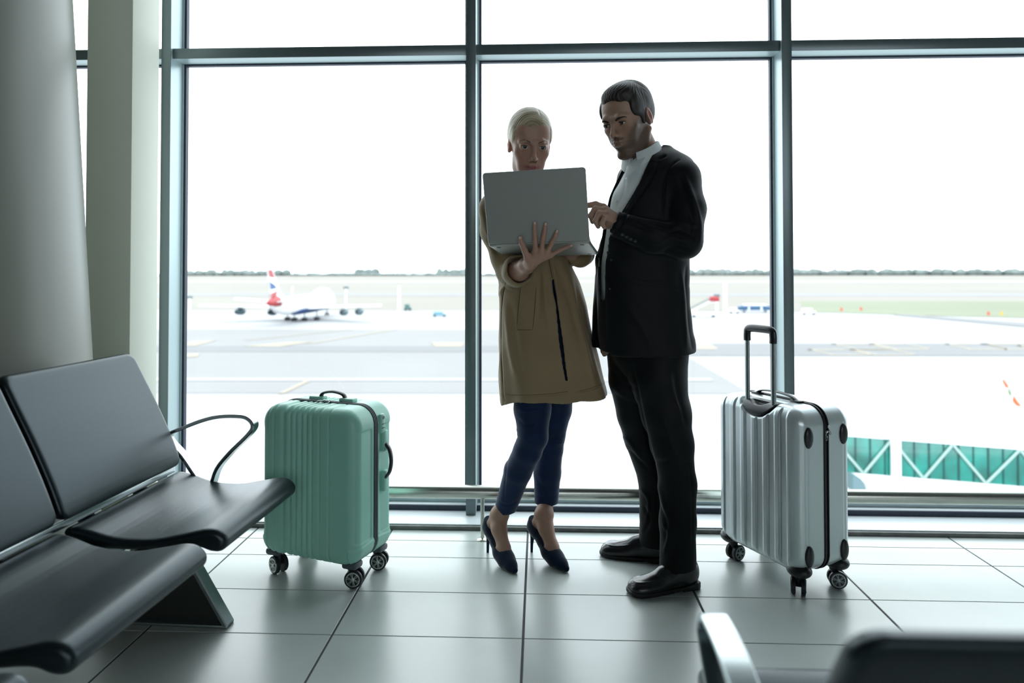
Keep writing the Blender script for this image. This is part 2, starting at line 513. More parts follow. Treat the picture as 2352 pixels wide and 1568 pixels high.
# ---- four engined airliner
def airliner():
    t = thing('jumbo_jet', 'white four engined airliner with red, white and blue tail taxiing on the apron', 'airplane', (-88, 223, GZ), 0)
    # y along the fuselage, tail at y=0, nose at y=70
    st = [(0, .5, .7, 7.9), (3, 1.2, 1.6, 7.3), (8, 2.2, 2.6, 6.6), (14, 2.9, 3.1, 6.2), (20, 3.2, 3.4, 6.0), (46, 3.25, 3.5, 6.0), (50, 3.25, 4.2, 6.6), (54, 3.2, 4.7, 6.9),
          (60, 3.1, 4.6, 6.8), (64, 2.6, 4.0, 6.3), (67.5, 1.8, 2.8, 5.6), (69.5, 1.0, 1.5, 5.1), (70.4, .2, .3, 4.9)]
    rings = []
    for (y, rx, rz, zc) in st:
        ring = []
        for a in range(28):
            th = 2 * PI * a / 28
            zz = math.sin(th)
            lower = min(rz, 3.3) if y > 46 else rz
            ring.append((rx * math.cos(th), y, zc - (rz - lower) * 0 + (rz if zz > 0 else min(rz, zc - 2.9 if y > 14 and y < 62 else rz)) * zz))
        rings.append(ring)
    MB().loft(rings).build('fuselage', M_acwhite, t)
    # blue belly
    rings = []
    for (y, rx, zc, zb) in ((16, 2.0, 3.9, 3.2), (24, 3.28, 4.6, 2.5), (44, 3.35, 4.6, 2.4), (56, 3.1, 4.4, 2.7), (64, 2.0, 4.0, 3.1)):
        rings.append([(rx * math.cos(th), y, zc + (zc - zb) * math.sin(th) if math.sin(th) < 0 else zc + 0.02) for th in [2 * PI * a / 20 for a in range(20)]])
    MB().loft(rings).build('belly', M_acblue, t)
    def surf(pts, th, name, m, up=(0, 0, 1)):
        u = V(up) * th
        MB().prism([V(p) - u * .5 for p in pts], up, th).build(name, m, t, auto=20)
    for s in (-1, 1):
        surf([(s * 3, 44, 4.6), (s * 3, 29, 4.6), (s * 12, 27.5, 5.2), (s * 32, 17.5, 6.3), (s * 32.3, 20.5, 6.3), (s * 12, 35, 5.2)], .55, 'wing', M_acwhite)
        surf([(s * 1.2, 11, 8.0), (s * 1.0, 3, 8.0), (s * 11, -1.5, 9.3), (s * 11, 1.5, 9.3)], .35, 'tailplane', M_acwhite)
        for (ex, ey, ez) in (((11.8, 33, 3.0), (21, 26, 3.6)) if s < 0 else ((16.0, 30, 3.2), (23.0, 25, 3.7))):
            n = MB().lathe((s * ex, ey, ez), (0, 1, 0), [(-3.4, .55), (-2.4, .85), (-1.0, 1.15), (1.5, 1.35), (2.6, 1.25), (2.9, 1.05), (2.0, .95)], 20).build('engine', M_acgrey, t)
            MB().lathe((s * ex, ey - 3.45, ez), (0, 1, 0), [(-.6, .1), (0, .5), (.1, .5)], 16).build('exhaust_cone', M_tyre, n, world=False)
            MB().prism([(s * ex, ey - 2, ez + 1.0), (s * ex, ey + 2, ez + 1.1), (s * ex, ey + 1.0, ez + 2.2), (s * ex, ey - 3, ez + 2.2)], (s, 0, 0), .3).build('pylon', M_acwhite, n, smooth=False)
    fin = [(0, 14.5, 9.0), (0, 2.2, 8.6), (0, -1.6, 19.3), (0, 2.4, 19.4), (0, 9.0, 11.6)]
    MB().prism([V(p) - V((.2, 0, 0)) for p in fin], (1, 0, 0), .4).build('tail_fin', M_acwhite, t, smooth=False)
    for s in (-1, 1):
        def mk(nm, poly, m):
            MB().prism([(s * .22, a, b) for a, b in poly], (s, 0, 0), .05).build(nm, m, t, smooth=False)
        mk('tail_stripe', [(-1.3, 18.6), (1.9, 18.8), (4.6, 16.0), (-.4, 16.4)], M_acred)
        mk('tail_emblem', [(-.1, 14.9), (3.9, 13.9), (6.6, 12.6), (.9, 12.2)], M_acblue)
        mk('tail_stripe', [(1.2, 10.9), (7.0, 11.8), (6.0, 10.2), (2.0, 8.9)], M_acred)
    MB().lathe((0, 0, 7.9), (0, 1, 0), [(-.3, .3), (0, .75), (3.0, 1.75), (6.0, 2.2), (6.05, 2.0)], 20).build('tail_cone', M_acred, t)
    def gear(x, y, k):
        g_ = MB().cyl((x, y, 3.6), (x, y, .9), .18, n=10)
        g_.build('landing_strut', M_acgrey, t)
        for dy in ((-.75, .75) if k else (0,)):
            for sx in (-.5, .5):
                MB().lathe((x + sx - .22, y + dy, .66), (1, 0, 0), [(0, .35), (0, .6), (.08, .66), (.36, .66), (.44, .6), (.44, .35)], 16).build('wheel', M_tyre, t)
    for x, y in ((-5.5, 32), (5.5, 32), (-1.9, 29), (1.9, 29)): gear(x, y, 1)
    gear(0, 62, 0)
    return t
airliner()

# ---- masts, vehicles and markers on the field
def mast(px, ybase, ytop, lb, head=True, w=.45):
    d = gd(ybase, px); h = (ybase - ytop) * d / 1594.5
    t = thing('floodlight_mast', lb, 'mast', (gx_(px, d), d, GZ), 0, 'masts on the airfield')
    MB().cyl((0, 0, 0), (0, 0, h), w, w * .8, n=10).build('pole', M_wht, t)
    if head: MB().box((-1.3, -.5, h), (1.3, .5, h + .9), .1).build('lamp_head', M_acgrey, t)
mast(436, 712, 684, 'short mast close to the left window frame')
mast(672, 712, 657, 'mast rising behind the fuselage of the white airliner', False, .3)
mast(795, 707, 662, 'mast with dark lamp head to the right of the airliner nose')
mast(917, 714, 656, 'mast standing left of the small equipment cabinet', False, .6)
mast(1665, 716, 651, 'tall white mast beside the parked bus', False, .8)
mast(1646, 716, 681, 'shorter mast with green lamp head beside the mobile stairs')
def cart(name, px, y, lb, cat, m, m2, size, wheels=2):
    d = gd(y, px); L, W, Hh = size
    t = thing(name, lb, cat, (gx_(px, d), d, GZ), 0)
    MB().box((-L/2, -W/2, .45), (L/2, W/2, Hh * .55), .1).build('body', m, t)
    MB().box((-L * .44, -W * .46, Hh * .55 + .01), (L * .25, W * .46, Hh), .12).build('cab', m2, t)
    for i in range(wheels):
        for s in (-1, 1):
            x = (-.36 + .72 * i / max(1, wheels - 1)) * L
            MB().lathe((x, s * W * .46 - .15, .45), (0, 1, 0), [(0, .2), (0, .42), (.05, .45), (.25, .45), (.3, .42), (.3, .2)], 14).build('wheel', M_tyre, t)
    return t
M_ltblue = mat('light_blue_paint', (0.150, 0.300, 0.372), 0.5)
M_navyglass = mat('dark_blue_bus_windows', (0.03, 0.09, 0.18), 0.2)
M_greencab = mat('grey_green_cabinet', (0.072, 0.156, 0.144), 0.5)
cart('tow_tractor', 1010, 727, 'small light blue tow tractor alone on the apron right of the airliner', 'vehicle', M_ltblue, M_ltblue, (5.5, 2.2, 2.0))
cart('equipment_cabinet', 937, 713, 'grey green equipment cabinet on the grass edge', 'cabinet', M_greencab, M_greencab, (3.0, 2.0, 3.0))
# bus
d = gd(717, 1731)
t = thing('airport_bus', 'long parked bus with dark blue windows beside the tall mast', 'bus', (gx_(1731, d), d, GZ), 0)
MB().box((-7, -1.4, .45), (7, 1.4, .9), .12).build('body', M_wht, t)
MB().box((-6.8, -1.38, .92), (6.8, 1.38, 2.9), .1).build('windows', M_navyglass, t)
MB().box((-4.5, -1.4, 2.91), (5.2, 1.4, 3.6), .2).build('roof', M_wht, t)
for x in (-2.6, 2.9): MB().box((x - .35, -1.45, 1.0), (x + .35, -1.37, 2.5), .05).build('bus_door', M_wht, t)
for x in (-4.6, 4.6):
    for s in (-1, 1): MB().lathe((x, s * 1.25 - .15, .5), (0, 1, 0), [(0, .3), (0, .47), (.05, .5), (.25, .5), (.3, .47), (.3, .3)], 14).build('wheel', M_tyre, t)
cart('small_van', 1685, 719, 'small white van parked at the left end of the bus', 'van', M_wht, M_wht, (3.8, 1.8, 2.4))
cart('small_van', 1856, 722, 'small white van on the apron right of the window mullion', 'van', M_wht, M_wht, (5.5, 2.0, 2.5))
# mobile boarding stairs with red top
d = gd(728, 1610)
t = thing('boarding_stairs', 'white mobile boarding stairs with a red upper platform', 'stairs', (gx_(1610, d), d, GZ), 0)
s_ = MB()
for i in range(14):
    s_.box((-7 + i * .72, -1, .9 + i * .36), (-7 + i * .72 + .75, 1, 1.05 + i * .36))
s_.build('steps', M_acwhite, t, smooth=False)
r_ = MB()
for s in (-1.05, 1.05): r_.tube([(-7, s, 2.0), (3, s, 7.2), (5, s, 7.2)], .09, n=8)
r_.build('handrail', M_acgrey, t)
MB().box((3, -1.2, 5.9), (6.6, 1.2, 6.1)).build('platform', M_acwhite, t, smooth=False)
MB().box((3.4, -1.25, 6.2), (6.9, 1.25, 8.2), .2).build('canopy', M_acred, t)
MB().box((-4, -1.2, .6), (6, 1.2, 1.6), .2).build('chassis', M_acwhite, t)
for x in (-3, 4.6):
    for s in (-1, 1): MB().lathe((x, s * 1.1 - .15, .5), (0, 1, 0), [(0, .3), (0, .47), (.05, .5), (.25, .5), (.3, .47), (.3, .3)], 14).build('wheel', M_tyre, t)
M_orange = mat('orange_marker_plastic', (0.450, 0.072, 0.024), 0.5)
M_yellow = mat('yellow_marker_plastic', (0.480, 0.300, 0.024), 0.5)
for px, y, m, nm in ((1932, 714, M_orange, 'orange marker cone on the grass edge nearest the mullion'), (1977, 713, M_orange, 'orange marker cone standing second from the mullion'), (2269, 724, M_orange, 'orange marker cone far right by the yellow one'), (2299, 724, M_yellow, 'yellow marker cone at the far right of the grass edge')):
    d = gd(y, px)
    t = thing('marker_cone', nm, 'cone', (gx_(px, d), d, GZ), 0, 'marker cones along the grass edge')
    MB().lathe((0, 0, 0), (0, 0, 1), [(0.08, .75), (.1, .7), (1.7, .22), (1.75, .1)], 16).build('cone_body', m, t)
    MB().box((-.8, -.8, 0), (.8, .8, .08), .02).build('base', M_tyre, t)

# ---- passenger boarding bridge with green glass
M_green = mat('green_tinted_glass', (0.000, 0.162, 0.129), 0.10, spec=0.9, vary=(0.5, 0.55))
M_greend = mat('dark_green_mullion', (0.000, 0.042, 0.039), 0.4)
M_mint = mat('mint_white_steel', (0.312, 0.432, 0.396), 0.5)
d = 45.0
def wz(y, px=2045): return gz_(px, y, d)
def wx(px): return gx_(px, d)
t = thing('boarding_bridge', 'elevated passenger boarding bridge with green glass sides and white diagonal bracing', 'boarding bridge', (wx(1684), d, 0), 0)
bx = wx(1684); L = wx(2560) - bx
def top(x, a=(wx(1945) - bx, wz(1001, 1945)), b=(wx(2352) - bx, wz(1033, 2352))): return a[1] + (x - a[0]) / (b[0] - a[0]) * (b[1] - a[1])
def bot(x, a=(wx(1945) - bx, wz(1084, 1945)), b=(wx(2352) - bx, wz(1117, 2352))): return a[1] + (x - a[0]) / (b[0] - a[0]) * (b[1] - a[1])
def slab(x0, x1, y0, y1, f0, f1, name, m, parent, dz0=0, dz1=0):
    vs = [(x0, y0, f0(x0) + dz0), (x1, y0, f0(x1) + dz0), (x1, y1, f0(x1) + dz0), (x0, y1, f0(x0) + dz0),
          (x0, y0, f1(x0) + dz1), (x1, y0, f1(x1) + dz1), (x1, y1, f1(x1) + dz1), (x0, y1, f1(x0) + dz1)]
    return from_data(name, vs, [(0, 3, 2, 1), (4, 5, 6, 7), (0, 1, 5, 4), (1, 2, 6, 5), (2, 3, 7, 6), (3, 0, 4, 7)], m, parent, smooth=False)
slab(0, L, 0.0, 3.0, bot, top, 'glass_wall', M_green, t)
slab(-.1, L, -.1, 3.1, top, top, 'roof', M_wht, t, 0.005, 0.55)
slab(-.1, L, -.15, 3.1, bot, bot, 'floor_beam', M_wht, t, -0.5, -0.005)
vx = [wx(v) - bx for v in (1730, 1800, 1870, 1902, 1977, 2042, 2114, 2181, 2256, 2334, 2410, 2480)]
for i in range(len(vx) - 1):
    a, b_ = vx[i], vx[i + 1]
    lo = (i % 2 == 0)
    za, zb = (bot(a) + .05, top(b_) - .05) if lo else (top(a) - .05, bot(b_) + .05)
    MB().ribbon([(a + .04, -.09, za), (b_ - .04, -.09, zb)], (0, 1, 0), .12, .16).build('diagonal_brace', M_mint, t)
for i in range(26):
    x = i * L / 26 + .3
    w_ = .045 if i % 2 else .03
    MB().box((x - w_, -.05, bot(x)), (x + w_, -.005, top(x))).build('mullion', M_greend, t, smooth=False)
MB().box((wx(2037) - bx, -.45, wz(1118)), (wx(2057) - bx, -.16, wz(975)), .02).build('post', M_wht, t)
for y_, w_ in ((1112, .5),): MB().box((wx(2010) - bx, -.5, wz(y_) ), (wx(2090) - bx, -.16, wz(y_ - 6)), .02).build('bracket', M_wht, t)
MB().box((2.0, .6, GZ), (2.9, 1.6, bot(2.5) - .5), .05).build('support_leg', M_wht, t)
MB().box((11.0, .6, GZ), (11.9, 1.6, bot(11.5) - .5), .05).build('support_leg', M_wht, t)
# rounded grey hood below the bridge
M_hood = mat('blue_grey_hood_canvas', (0.120, 0.198, 0.216), 0.7)
rings = []
for k in range(2):
    rings.append([(wx(1935) - bx, -1.2 + k * .9, wz(1116))] + [(wx(1935) - bx + .80 * math.sin(a), -1.2 + k * .9, wz(1116) + .98 * math.cos(a)) for a in [PI / 2 * q / 12 for q in range(12, -1, -1)]])
MB().loft(rings).build('hood', M_hood, t)

# ---- wing with an orange patterned winglet, lower right
d = 62.0
t = thing('parked_airliner', 'parked airliner whose orange and green patterned winglet rises above the apron', 'airplane', (gx_(2345, 62), d, 0), 0)
def lx(px): return gx_(px, d) - t.location.x
def lz(y): return gz_(2320, y, d)
wl = [(2297, 871), (2302, 873), (2312, 893), (2325, 910), (2338, 930), (2372, 948), (2372, 954), (2345, 940), (2331, 933), (2318, 918), (2308, 900)]
MB().prism([(lx(a), 0, lz(b)) for a, b in wl], (0, 1, 0), .12).build('winglet', M_wht, t, smooth=False)
M_or = mat('winglet_orange', (0.510, 0.102, 0.012), 0.4)
M_gr = mat('winglet_green', (0.132, 0.216, 0.072), 0.4)
for poly, m in (([(2297, 871), (2303, 873), (2313, 889), (2306, 890)], M_or), ([(2311, 890), (2317, 900), (2319, 912), (2312, 903)], M_gr), ([(2324, 908), (2330, 919), (2342, 934), (2330, 931), (2321, 920)], M_or)):
    MB().prism([(lx(a), -.06, lz(b)) for a, b in poly], (0, 1, 0), .05).build('winglet_pattern', m, t, smooth=False)
MB().prism([(lx(2360), -1.0, lz(948)), (lx(2360), 2.2, lz(948)), (lx(2900), 6.5, lz(985)), (lx(2900), -3.0, lz(985))], (0, 0, 1), .25).build('wing', M_acwhite, t, smooth=False)
rings = [[(lx(2980) + 2 * math.cos(2 * PI * a / 24), y, lz(960) + 2 * math.sin(2 * PI * a / 24)) for a in range(24)] for y in (-14, 14)]
MB().loft(rings).build('fuselage', M_acwhite, t)

# ------------------------------------------------------------------ implicit surfaces -> meshes (numpy surface nets)
class Field:
    def __init__(s, lo, hi, h):
        s.lo = np.array(lo, float); s.h = h
        n = np.ceil((np.array(hi, float) - s.lo) / h).astype(int) + 1
        s.n = n
        ax = [s.lo[i] + h * np.arange(n[i]) for i in range(3)]
        s.X, s.Y, s.Z = np.meshgrid(*ax, indexing='ij', sparse=True)
        s.X = s.X.astype(np.float32); s.Y = s.Y.astype(np.float32); s.Z = s.Z.astype(np.float32)
        s.d = np.full(tuple(n), 9.0, np.float32)
        s.ax = ax
    def sub(s, lo, hi):
        """slices of the grid inside a box"""
        sl = []
        for i in range(3):
            a = int(max(0, math.floor((lo[i] - s.lo[i]) / s.h)))
            b = int(min(s.n[i], math.ceil((hi[i] - s.lo[i]) / s.h) + 1))
            if b <= a: return None
            sl.append(slice(a, b))
        return tuple(sl), s.X[sl[0]], s.Y[:, sl[1]], s.Z[:, :, sl[2]]
    def put(s, fn, lo, hi, k=0.0, op='u'):
        pad = k * 1.5 + s.h * 2
        r = s.sub([a - pad for a in lo], [a + pad for a in hi])
        if r is None: return
        sl, X, Y, Z = r
        e = fn(X, Y, Z)
        d = s.d[sl]
        if op == 'u':
            if k > 0:
                hh = np.clip(k - np.abs(d - e), 0, None) / k
                s.d[sl] = np.minimum(d, e) - hh * hh * k * 0.25
            else: s.d[sl] = np.minimum(d, e)
        elif op == 's':
            e = -e
            if k > 0:
                hh = np.clip(k - np.abs(d - e), 0, None) / k
                s.d[sl] = np.maximum(d, e) + hh * hh * k * 0.25
            else: s.d[sl] = np.maximum(d, e)
        elif op == 'i':
            s.d[sl] = np.maximum(d, e)
    def ell(s, c, r, k=0.0, op='u', rot=None):
        """ellipsoid; rot = 3x3 matrix whose rows are the local axes"""
        c = np.array(c, float); r = np.array(r, float); m = max(r)
        R = np.eye(3) if rot is None else np.array(rot, float)
        def fn(X, Y, Z):
            x, y, z = X - c[0], Y - c[1], Z - c[2]
            q = [(R[i][0] * x + R[i][1] * y + R[i][2] * z) for i in range(3)]
            k0 = np.sqrt((q[0] / r[0]) ** 2 + (q[1] / r[1]) ** 2 + (q[2] / r[2]) ** 2)
            k1 = np.sqrt((q[0] / r[0] ** 2) ** 2 + (q[1] / r[1] ** 2) ** 2 + (q[2] / r[2] ** 2) ** 2) + 1e-9
            return (k0 * (k0 - 1.0) / k1).astype(np.float32)
        s.put(fn, c - m, c + m, k, op)
    def cap(s, a, b, r1, r2=None, k=0.0, op='u', flat=None):
        """tapered capsule; flat=(axis, factor) squashes the section along axis"""
        a = np.array(a, float); b = np.array(b, float); r2 = r1 if r2 is None else r2
        ab = b - a; L2 = float(ab @ ab) + 1e-12; m = max(r1, r2)
        fx = None
        if flat is not None:
            fx = np.array(flat[0], float); fx /= np.linalg.norm(fx); ff = 1.0 / flat[1]
        def fn(X, Y, Z):
            x, y, z = X - a[0], Y - a[1], Z - a[2]
            t = np.clip((x * ab[0] + y * ab[1] + z * ab[2]) / L2, 0, 1)
            dx, dy, dz = x - t * ab[0], y - t * ab[1], z - t * ab[2]
            d2 = dx * dx + dy * dy + dz * dz
            if fx is not None:
                p = dx * fx[0] + dy * fx[1] + dz * fx[2]
                d2 = d2 + p * p * (ff * ff - 1)
            return (np.sqrt(d2) - (r1 + (r2 - r1) * t)).astype(np.float32)
        s.put(fn, np.minimum(a, b) - m, np.maximum(a, b) + m, k, op)
    def chain(s, pts, rs, k=0.0, op='u', flat=None):
        for i in range(len(pts) - 1):
            s.cap(pts[i], pts[i + 1], rs[i], rs[i + 1], k, op, flat)
    def mesh(s, iso=0.0):
        d = s.d - iso
        ins = d < 0
        nx, ny, nz = d.shape
        corners = [(i, j, k) for i in (0, 1) for j in (0, 1) for k in (0, 1)]
        cnt = np.zeros((nx - 1, ny - 1, nz - 1), np.uint8)
        for c in corners:
            cnt += ins[c[0]:nx - 1 + c[0], c[1]:ny - 1 + c[1], c[2]:nz - 1 + c[2]]
        act = (cnt > 0) & (cnt < 8)
        idx = np.argwhere(act)
        if len(idx) == 0: return [], []
        vid = np.full(act.shape, -1, np.int64)
        vid[act] = np.arange(len(idx))
        acc = np.zeros((len(idx), 3)); w = np.zeros(len(idx))
        val = {c: d[idx[:, 0] + c[0], idx[:, 1] + c[1], idx[:, 2] + c[2]] for c in corners}
        for c in corners:
            for ax in range(3):
                if c[ax] == 0:
                    c2 = list(c); c2[ax] = 1; c2 = tuple(c2)
                    a, b = val[c], val[c2]
                    m = (a < 0) != (b < 0)
                    t = a[m] / (a[m] - b[m])
                    p = np.tile(np.array(c, float), (m.sum(), 1))
                    p[:, ax] += t
                    acc[m] += p; w[m] += 1
        P = s.lo + s.h * (idx + acc / w[:, None])
        faces = []
        for ax in range(3):
            o = [0, 1, 2]; o.remove(ax); u, v = o
            sl0 = [slice(1, -1)] * 3; sl0[ax] = slice(0, -1)
            sl1 = [slice(1, -1)] * 3; sl1[ax] = slice(1, None)
            a = ins[tuple(sl0)]; b = ins[tuple(sl1)]
            ch = np.argwhere(a != b)
            if len(ch) == 0: continue
            base = ch.copy(); base[:, u] += 1; base[:, v] += 1
            inside_first = a[tuple(ch.T)]
            def g(du, dv):
                q = base.copy(); q[:, u] += du; q[:, v] += dv
                return vid[tuple(q.T)]
            q = np.stack([g(-1, -1), g(0, -1), g(0, 0), g(-1, 0)], 1)
            flip = inside_first if ax != 1 else ~inside_first
            q[~flip] = q[~flip][:, ::-1]
            faces.append(q)
        F = np.concatenate(faces)
        F = F[(F >= 0).all(1)]
        return P, F
    def build(s, name, m, parent=None, world=False, iso=0.0, post=None, smooth_it=0, colors=None):
        P, F = s.mesh(iso)
        if smooth_it:
            P = relax(P, F, smooth_it)
        if post is not None: P = post(P, F)
        o = np_obj(name, P, F, m, parent, world)
        if colors is not None:
            c = colors(P)
            at = o.data.color_attributes.new('skin_tint', 'FLOAT_COLOR', 'POINT')
            buf = np.ones((len(P), 4), np.float32); buf[:, :3] = c
            at.data.foreach_set('color', buf.ravel())
        return o

def relax(P, F, it=1, lam=0.5):
    P = np.array(P, float)
    e = np.concatenate([F[:, [0, 1]], F[:, [1, 2]], F[:, [2, 3]], F[:, [3, 0]]])
    for _ in range(it):
        acc = np.zeros_like(P); w = np.zeros(len(P))
        for a, b in ((0, 1), (1, 0)):
            for c in range(3): acc[:, c] += np.bincount(e[:, a], P[e[:, b], c], len(P))
            w += np.bincount(e[:, a], minlength=len(P))
        P = P + lam * (acc / w[:, None] - P)
    return P

def np_obj(name, P, F, m, parent=None, world=False):
    me = bpy.data.meshes.new(name)
    n = len(F); k = F.shape[1]
    me.vertices.add(len(P)); me.vertices.foreach_set('co', np.asarray(P, np.float32).ravel())
    me.loops.add(n * k); me.loops.foreach_set('vertex_index', np.asarray(F, np.int32).ravel())
    me.polygons.add(n)
    me.polygons.foreach_set('loop_start', np.arange(0, n * k, k, dtype=np.int32))
    me.polygons.foreach_set('use_smooth', np.ones(n, bool))
    me.update(calc_edges=True)
    me.validate()
    o = bpy.data.objects.new(name, me); COL.objects.link(o)
    for mm in (m if isinstance(m, (list, tuple)) else [m]): me.materials.append(mm)
    attach(o, parent, world)
    return o

def normals_of(P, F):
    a = P[F[:, 2]] - P[F[:, 0]]; b = P[F[:, 3]] - P[F[:, 1]]
    n = np.cross(a, b); N = np.zeros_like(P)
    for i in range(4):
        for c in range(3): N[:, c] += np.bincount(F[:, i], n[:, c], len(P))
    return N / (np.linalg.norm(N, axis=1)[:, None] + 1e-12)

def seg_dist(P, a, b):
    a = np.array(a, float); b = np.array(b, float); ab = b - a
    t = np.clip(((P - a) @ ab) / (ab @ ab + 1e-12), 0, 1)
    return np.linalg.norm(P - a - t[:, None] * ab, axis=1), t

def folds(lines, side=None):
    """cloth folds: each line = (points, width, height): a ridge (height>0) or crease (<0) that dies out at its ends"""
    def post(P, F):
        N = normals_of(P, F); D = np.zeros(len(P))
        for pts, w, h in lines:
            n = len(pts) - 1; best = np.full(len(P), 9.0); bt = np.zeros(len(P))
            for i in range(n):
                d, t = seg_dist(P, pts[i], pts[i + 1])
                m = d < best; best[m] = d[m]; bt[m] = (i + t[m]) / n
            fade = np.clip(np.minimum(bt, 1 - bt) * 4, 0, 1) ** 0.7
            D += h * np.exp(-(best / w) ** 2) * (0.25 + 0.75 * fade)
        return P + N * D[:, None]
    return post

def poly_sdf(poly):
    """2-D signed distance to a closed polygon"""
    poly = np.array(poly, float)
    def fn(x, y):
        x, y = np.broadcast_arrays(x, y)
        d = np.full(x.shape, 1e9); s = np.ones(x.shape)
        n = len(poly); j = n - 1
        for i in range(n):
            ex, ey = poly[j] - poly[i]
            wx_, wy_ = x - poly[i][0], y - poly[i][1]
            t = np.clip((wx_ * ex + wy_ * ey) / (ex * ex + ey * ey + 1e-15), 0, 1)
            bx_, by_ = wx_ - ex * t, wy_ - ey * t
            d = np.minimum(d, bx_ * bx_ + by_ * by_)
            c1 = y >= poly[i][1]; c2 = y < poly[j][1]; c3 = ex * wy_ > ey * wx_
            fl = (c1 & c2 & c3) | (~c1 & ~c2 & ~c3)
            s = np.where(fl, -s, s)
            j = i
        return s * np.sqrt(d)
    return fn

def rrect(x, y, a, b, r):
    qx = np.abs(x) - a + r; qy = np.abs(y) - b + r
    return np.minimum(np.maximum(qx, qy), 0) + np.sqrt(np.maximum(qx, 0) ** 2 + np.maximum(qy, 0) ** 2) - r

def round_and(d1, d2, r):
    a = d1 + r; b = d2 + r
    return np.minimum(np.maximum(a, b), 0) + np.sqrt(np.maximum(a, 0) ** 2 + np.maximum(b, 0) ** 2) - r

# ------------------------------------------------------------------ materials
M_mint_shell = mat('mint_green_polycarbonate', (0.290, 0.600, 0.490), 0.38, spec=0.5, bump=(700, 0.05, 0.0003))
M_mint_plastic = mat('mint_green_plastic', (0.30, 0.61, 0.50), 0.35)
M_silver_shell = mat('silver_brushed_shell', (0.64, 0.71, 0.725), 0.28, metal=0.4, spec=0.6, bump=(500, 0.06, 0.0003), aniso=(1, 1, 0.05))
M_zip = mat('grey_zip_tape', (0.085, 0.10, 0.115), 0.6)
M_blackplastic = mat('black_plastic', (0.010, 0.012, 0.014), 0.35)
M_darkgrey = mat('slate_grey_plastic', (0.07, 0.085, 0.10), 0.4)
M_chrome = mat('chrome', (0.62, 0.66, 0.64), 0.18, metal=1.0)
M_leather = mat('black_leather', (0.006, 0.009, 0.011), 0.33, spec=0.5, bump=(420, 0.35, 0.0006), coat=0.0)
M_leather.node_tree.nodes['Principled BSDF'].inputs['Specular Tint'].default_value = (.72, .92, 1.0, 1)
M_alu = mat('polished_aluminium', (0.50, 0.56, 0.57), 0.22, metal=1.0)
M_alusat = mat('satin_cast_aluminium', (0.33, 0.38, 0.38), 0.35, metal=0.9)
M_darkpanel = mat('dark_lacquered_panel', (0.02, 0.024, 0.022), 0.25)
M_orange2 = mat('orange_rubber_dot', (0.80, 0.16, 0.02), 0.5)

def spinner(parent, x, y, ang, zc, R, hubm, forkm, dot=None, fork_top=0.085):
    """twin spinner castor below a case corner: fork, two wheels each with a spoked hub"""
    c, s = math.cos(ang), math.sin(ang)
    ax = V((c, s, 0)); fw = V((-s, c, 0)); o = V((x, y, 0)) + fw * 0.010
    fk = MB()
    fk.lathe((x, y, fork_top - 0.022), (0, 0, 1), [(0, .0), (0, .016), (.01, .019), (.022, .021), (.022, 0)], 24)
    fk.tube([V((x, y, fork_top - .016)), V((x, y, R + .020)) + fw * .004, V((x, y, R + .004)) + fw * .010], [(.014, .017), (.012, .012), (.009, .009)], n=18, up=ax)
    fk.cyl(o - ax * .017 + V((0, 0, R)), o + ax * .017 + V((0, 0, R)), .006, n=14)
    f = fk.build('castor_fork', forkm, parent)
    for sd in (-1, 1):
        wc = o + ax * (sd * .0165) + V((0, 0, R))
        prof = [(-.0075, R * .70), (-.0075, R * .93), (-.005, R), (.005, R), (.0075, R * .93), (.0075, R * .70)]
        w = MB().lathe(wc, ax * 1.0, prof, 40)
        wv = w.build('wheel', M_blackplastic, parent)
        h = MB(); e1 = ax.cross(V((0, 0, 1))).normalized()
        def pt(r, a, off): return wc + ax * (sd * off) + (e1 * math.cos(a) + V((0, 0, 1)) * math.sin(a)) * r
        h.loft([[pt(R * rr, 2 * PI * q / 36, oo) for q in range(36)] for rr, oo in ((.80, .006), (.80, .0088), (.66, .0088), (.66, .006))], caps=False, closed=True)
        for q in range(6):
            for da in (-.13, .13):
                a = 2 * PI * q / 6 + .3
                h.ribbon([pt(R * .14, a + da * 2.2, .0075), pt(R * .70, a + da, .0078)], ax, .004, R * .085)
        h.lathe(wc + ax * (sd * .0065), ax * sd, [(0, R * .2), (.002, R * .2), (.003, R * .12)], 16)
        h.build('hub', hubm, wv)
    if dot:
        MB().ell((o - fw * .0 - V((0, .0175, 0)) + V((0, 0, R + .024))), (.006, .0025, .006), 12, 8).build('button', dot, f)

def shell_field(a, b, z0, z1, R, r, y0, y1, ribs, h=0.0027, pockets=()):
    f = Field((-a - .01, y0 - .01, z0 - .01), (a + .01, y1 + .01, z1 + .01), h)
    zc = (z0 + z1) / 2; hz = (z1 - z0) / 2
    X, Y, Z = f.X, f.Y, f.Z
    yc, hy = (-b + b) / 2, b
    d = round_and(rrect(X, Z - zc, a, hz, R), np.abs(Y) - b, r)
    d = np.broadcast_to(d, f.d.shape).astype(np.float32).copy()
    if ribs is not None: d += ribs(X, Y, Z).astype(np.float32)
    for p in pockets: d += p(X, Y, Z).astype(np.float32)
    d = np.maximum(d, np.maximum(y0 - Y, Y - y1))
    f.d = d.astype(np.float32)
    return f

def zip_band(a, z0, z1, R, w, y, inset, n=160):
    """closed strip that follows the case outline"""
    pts = []
    zc = (z0 + z1) / 2; hz = (z1 - z0) / 2 - inset; aa = a - inset; R = R - inset
    for (cx, cz, a0) in ((aa - R, hz - R, 0), (-aa + R, hz - R, PI / 2), (-aa + R, -hz + R, PI), (aa - R, -hz + R, 1.5 * PI)):
        for q in range(13):
            t = a0 + PI / 2 * q / 12
            pts.append((cx + R * math.cos(t), y, zc + cz + R * math.sin(t)))
    return MB().ribbon(pts, (0, 1, 0), w, .005, closed=True)

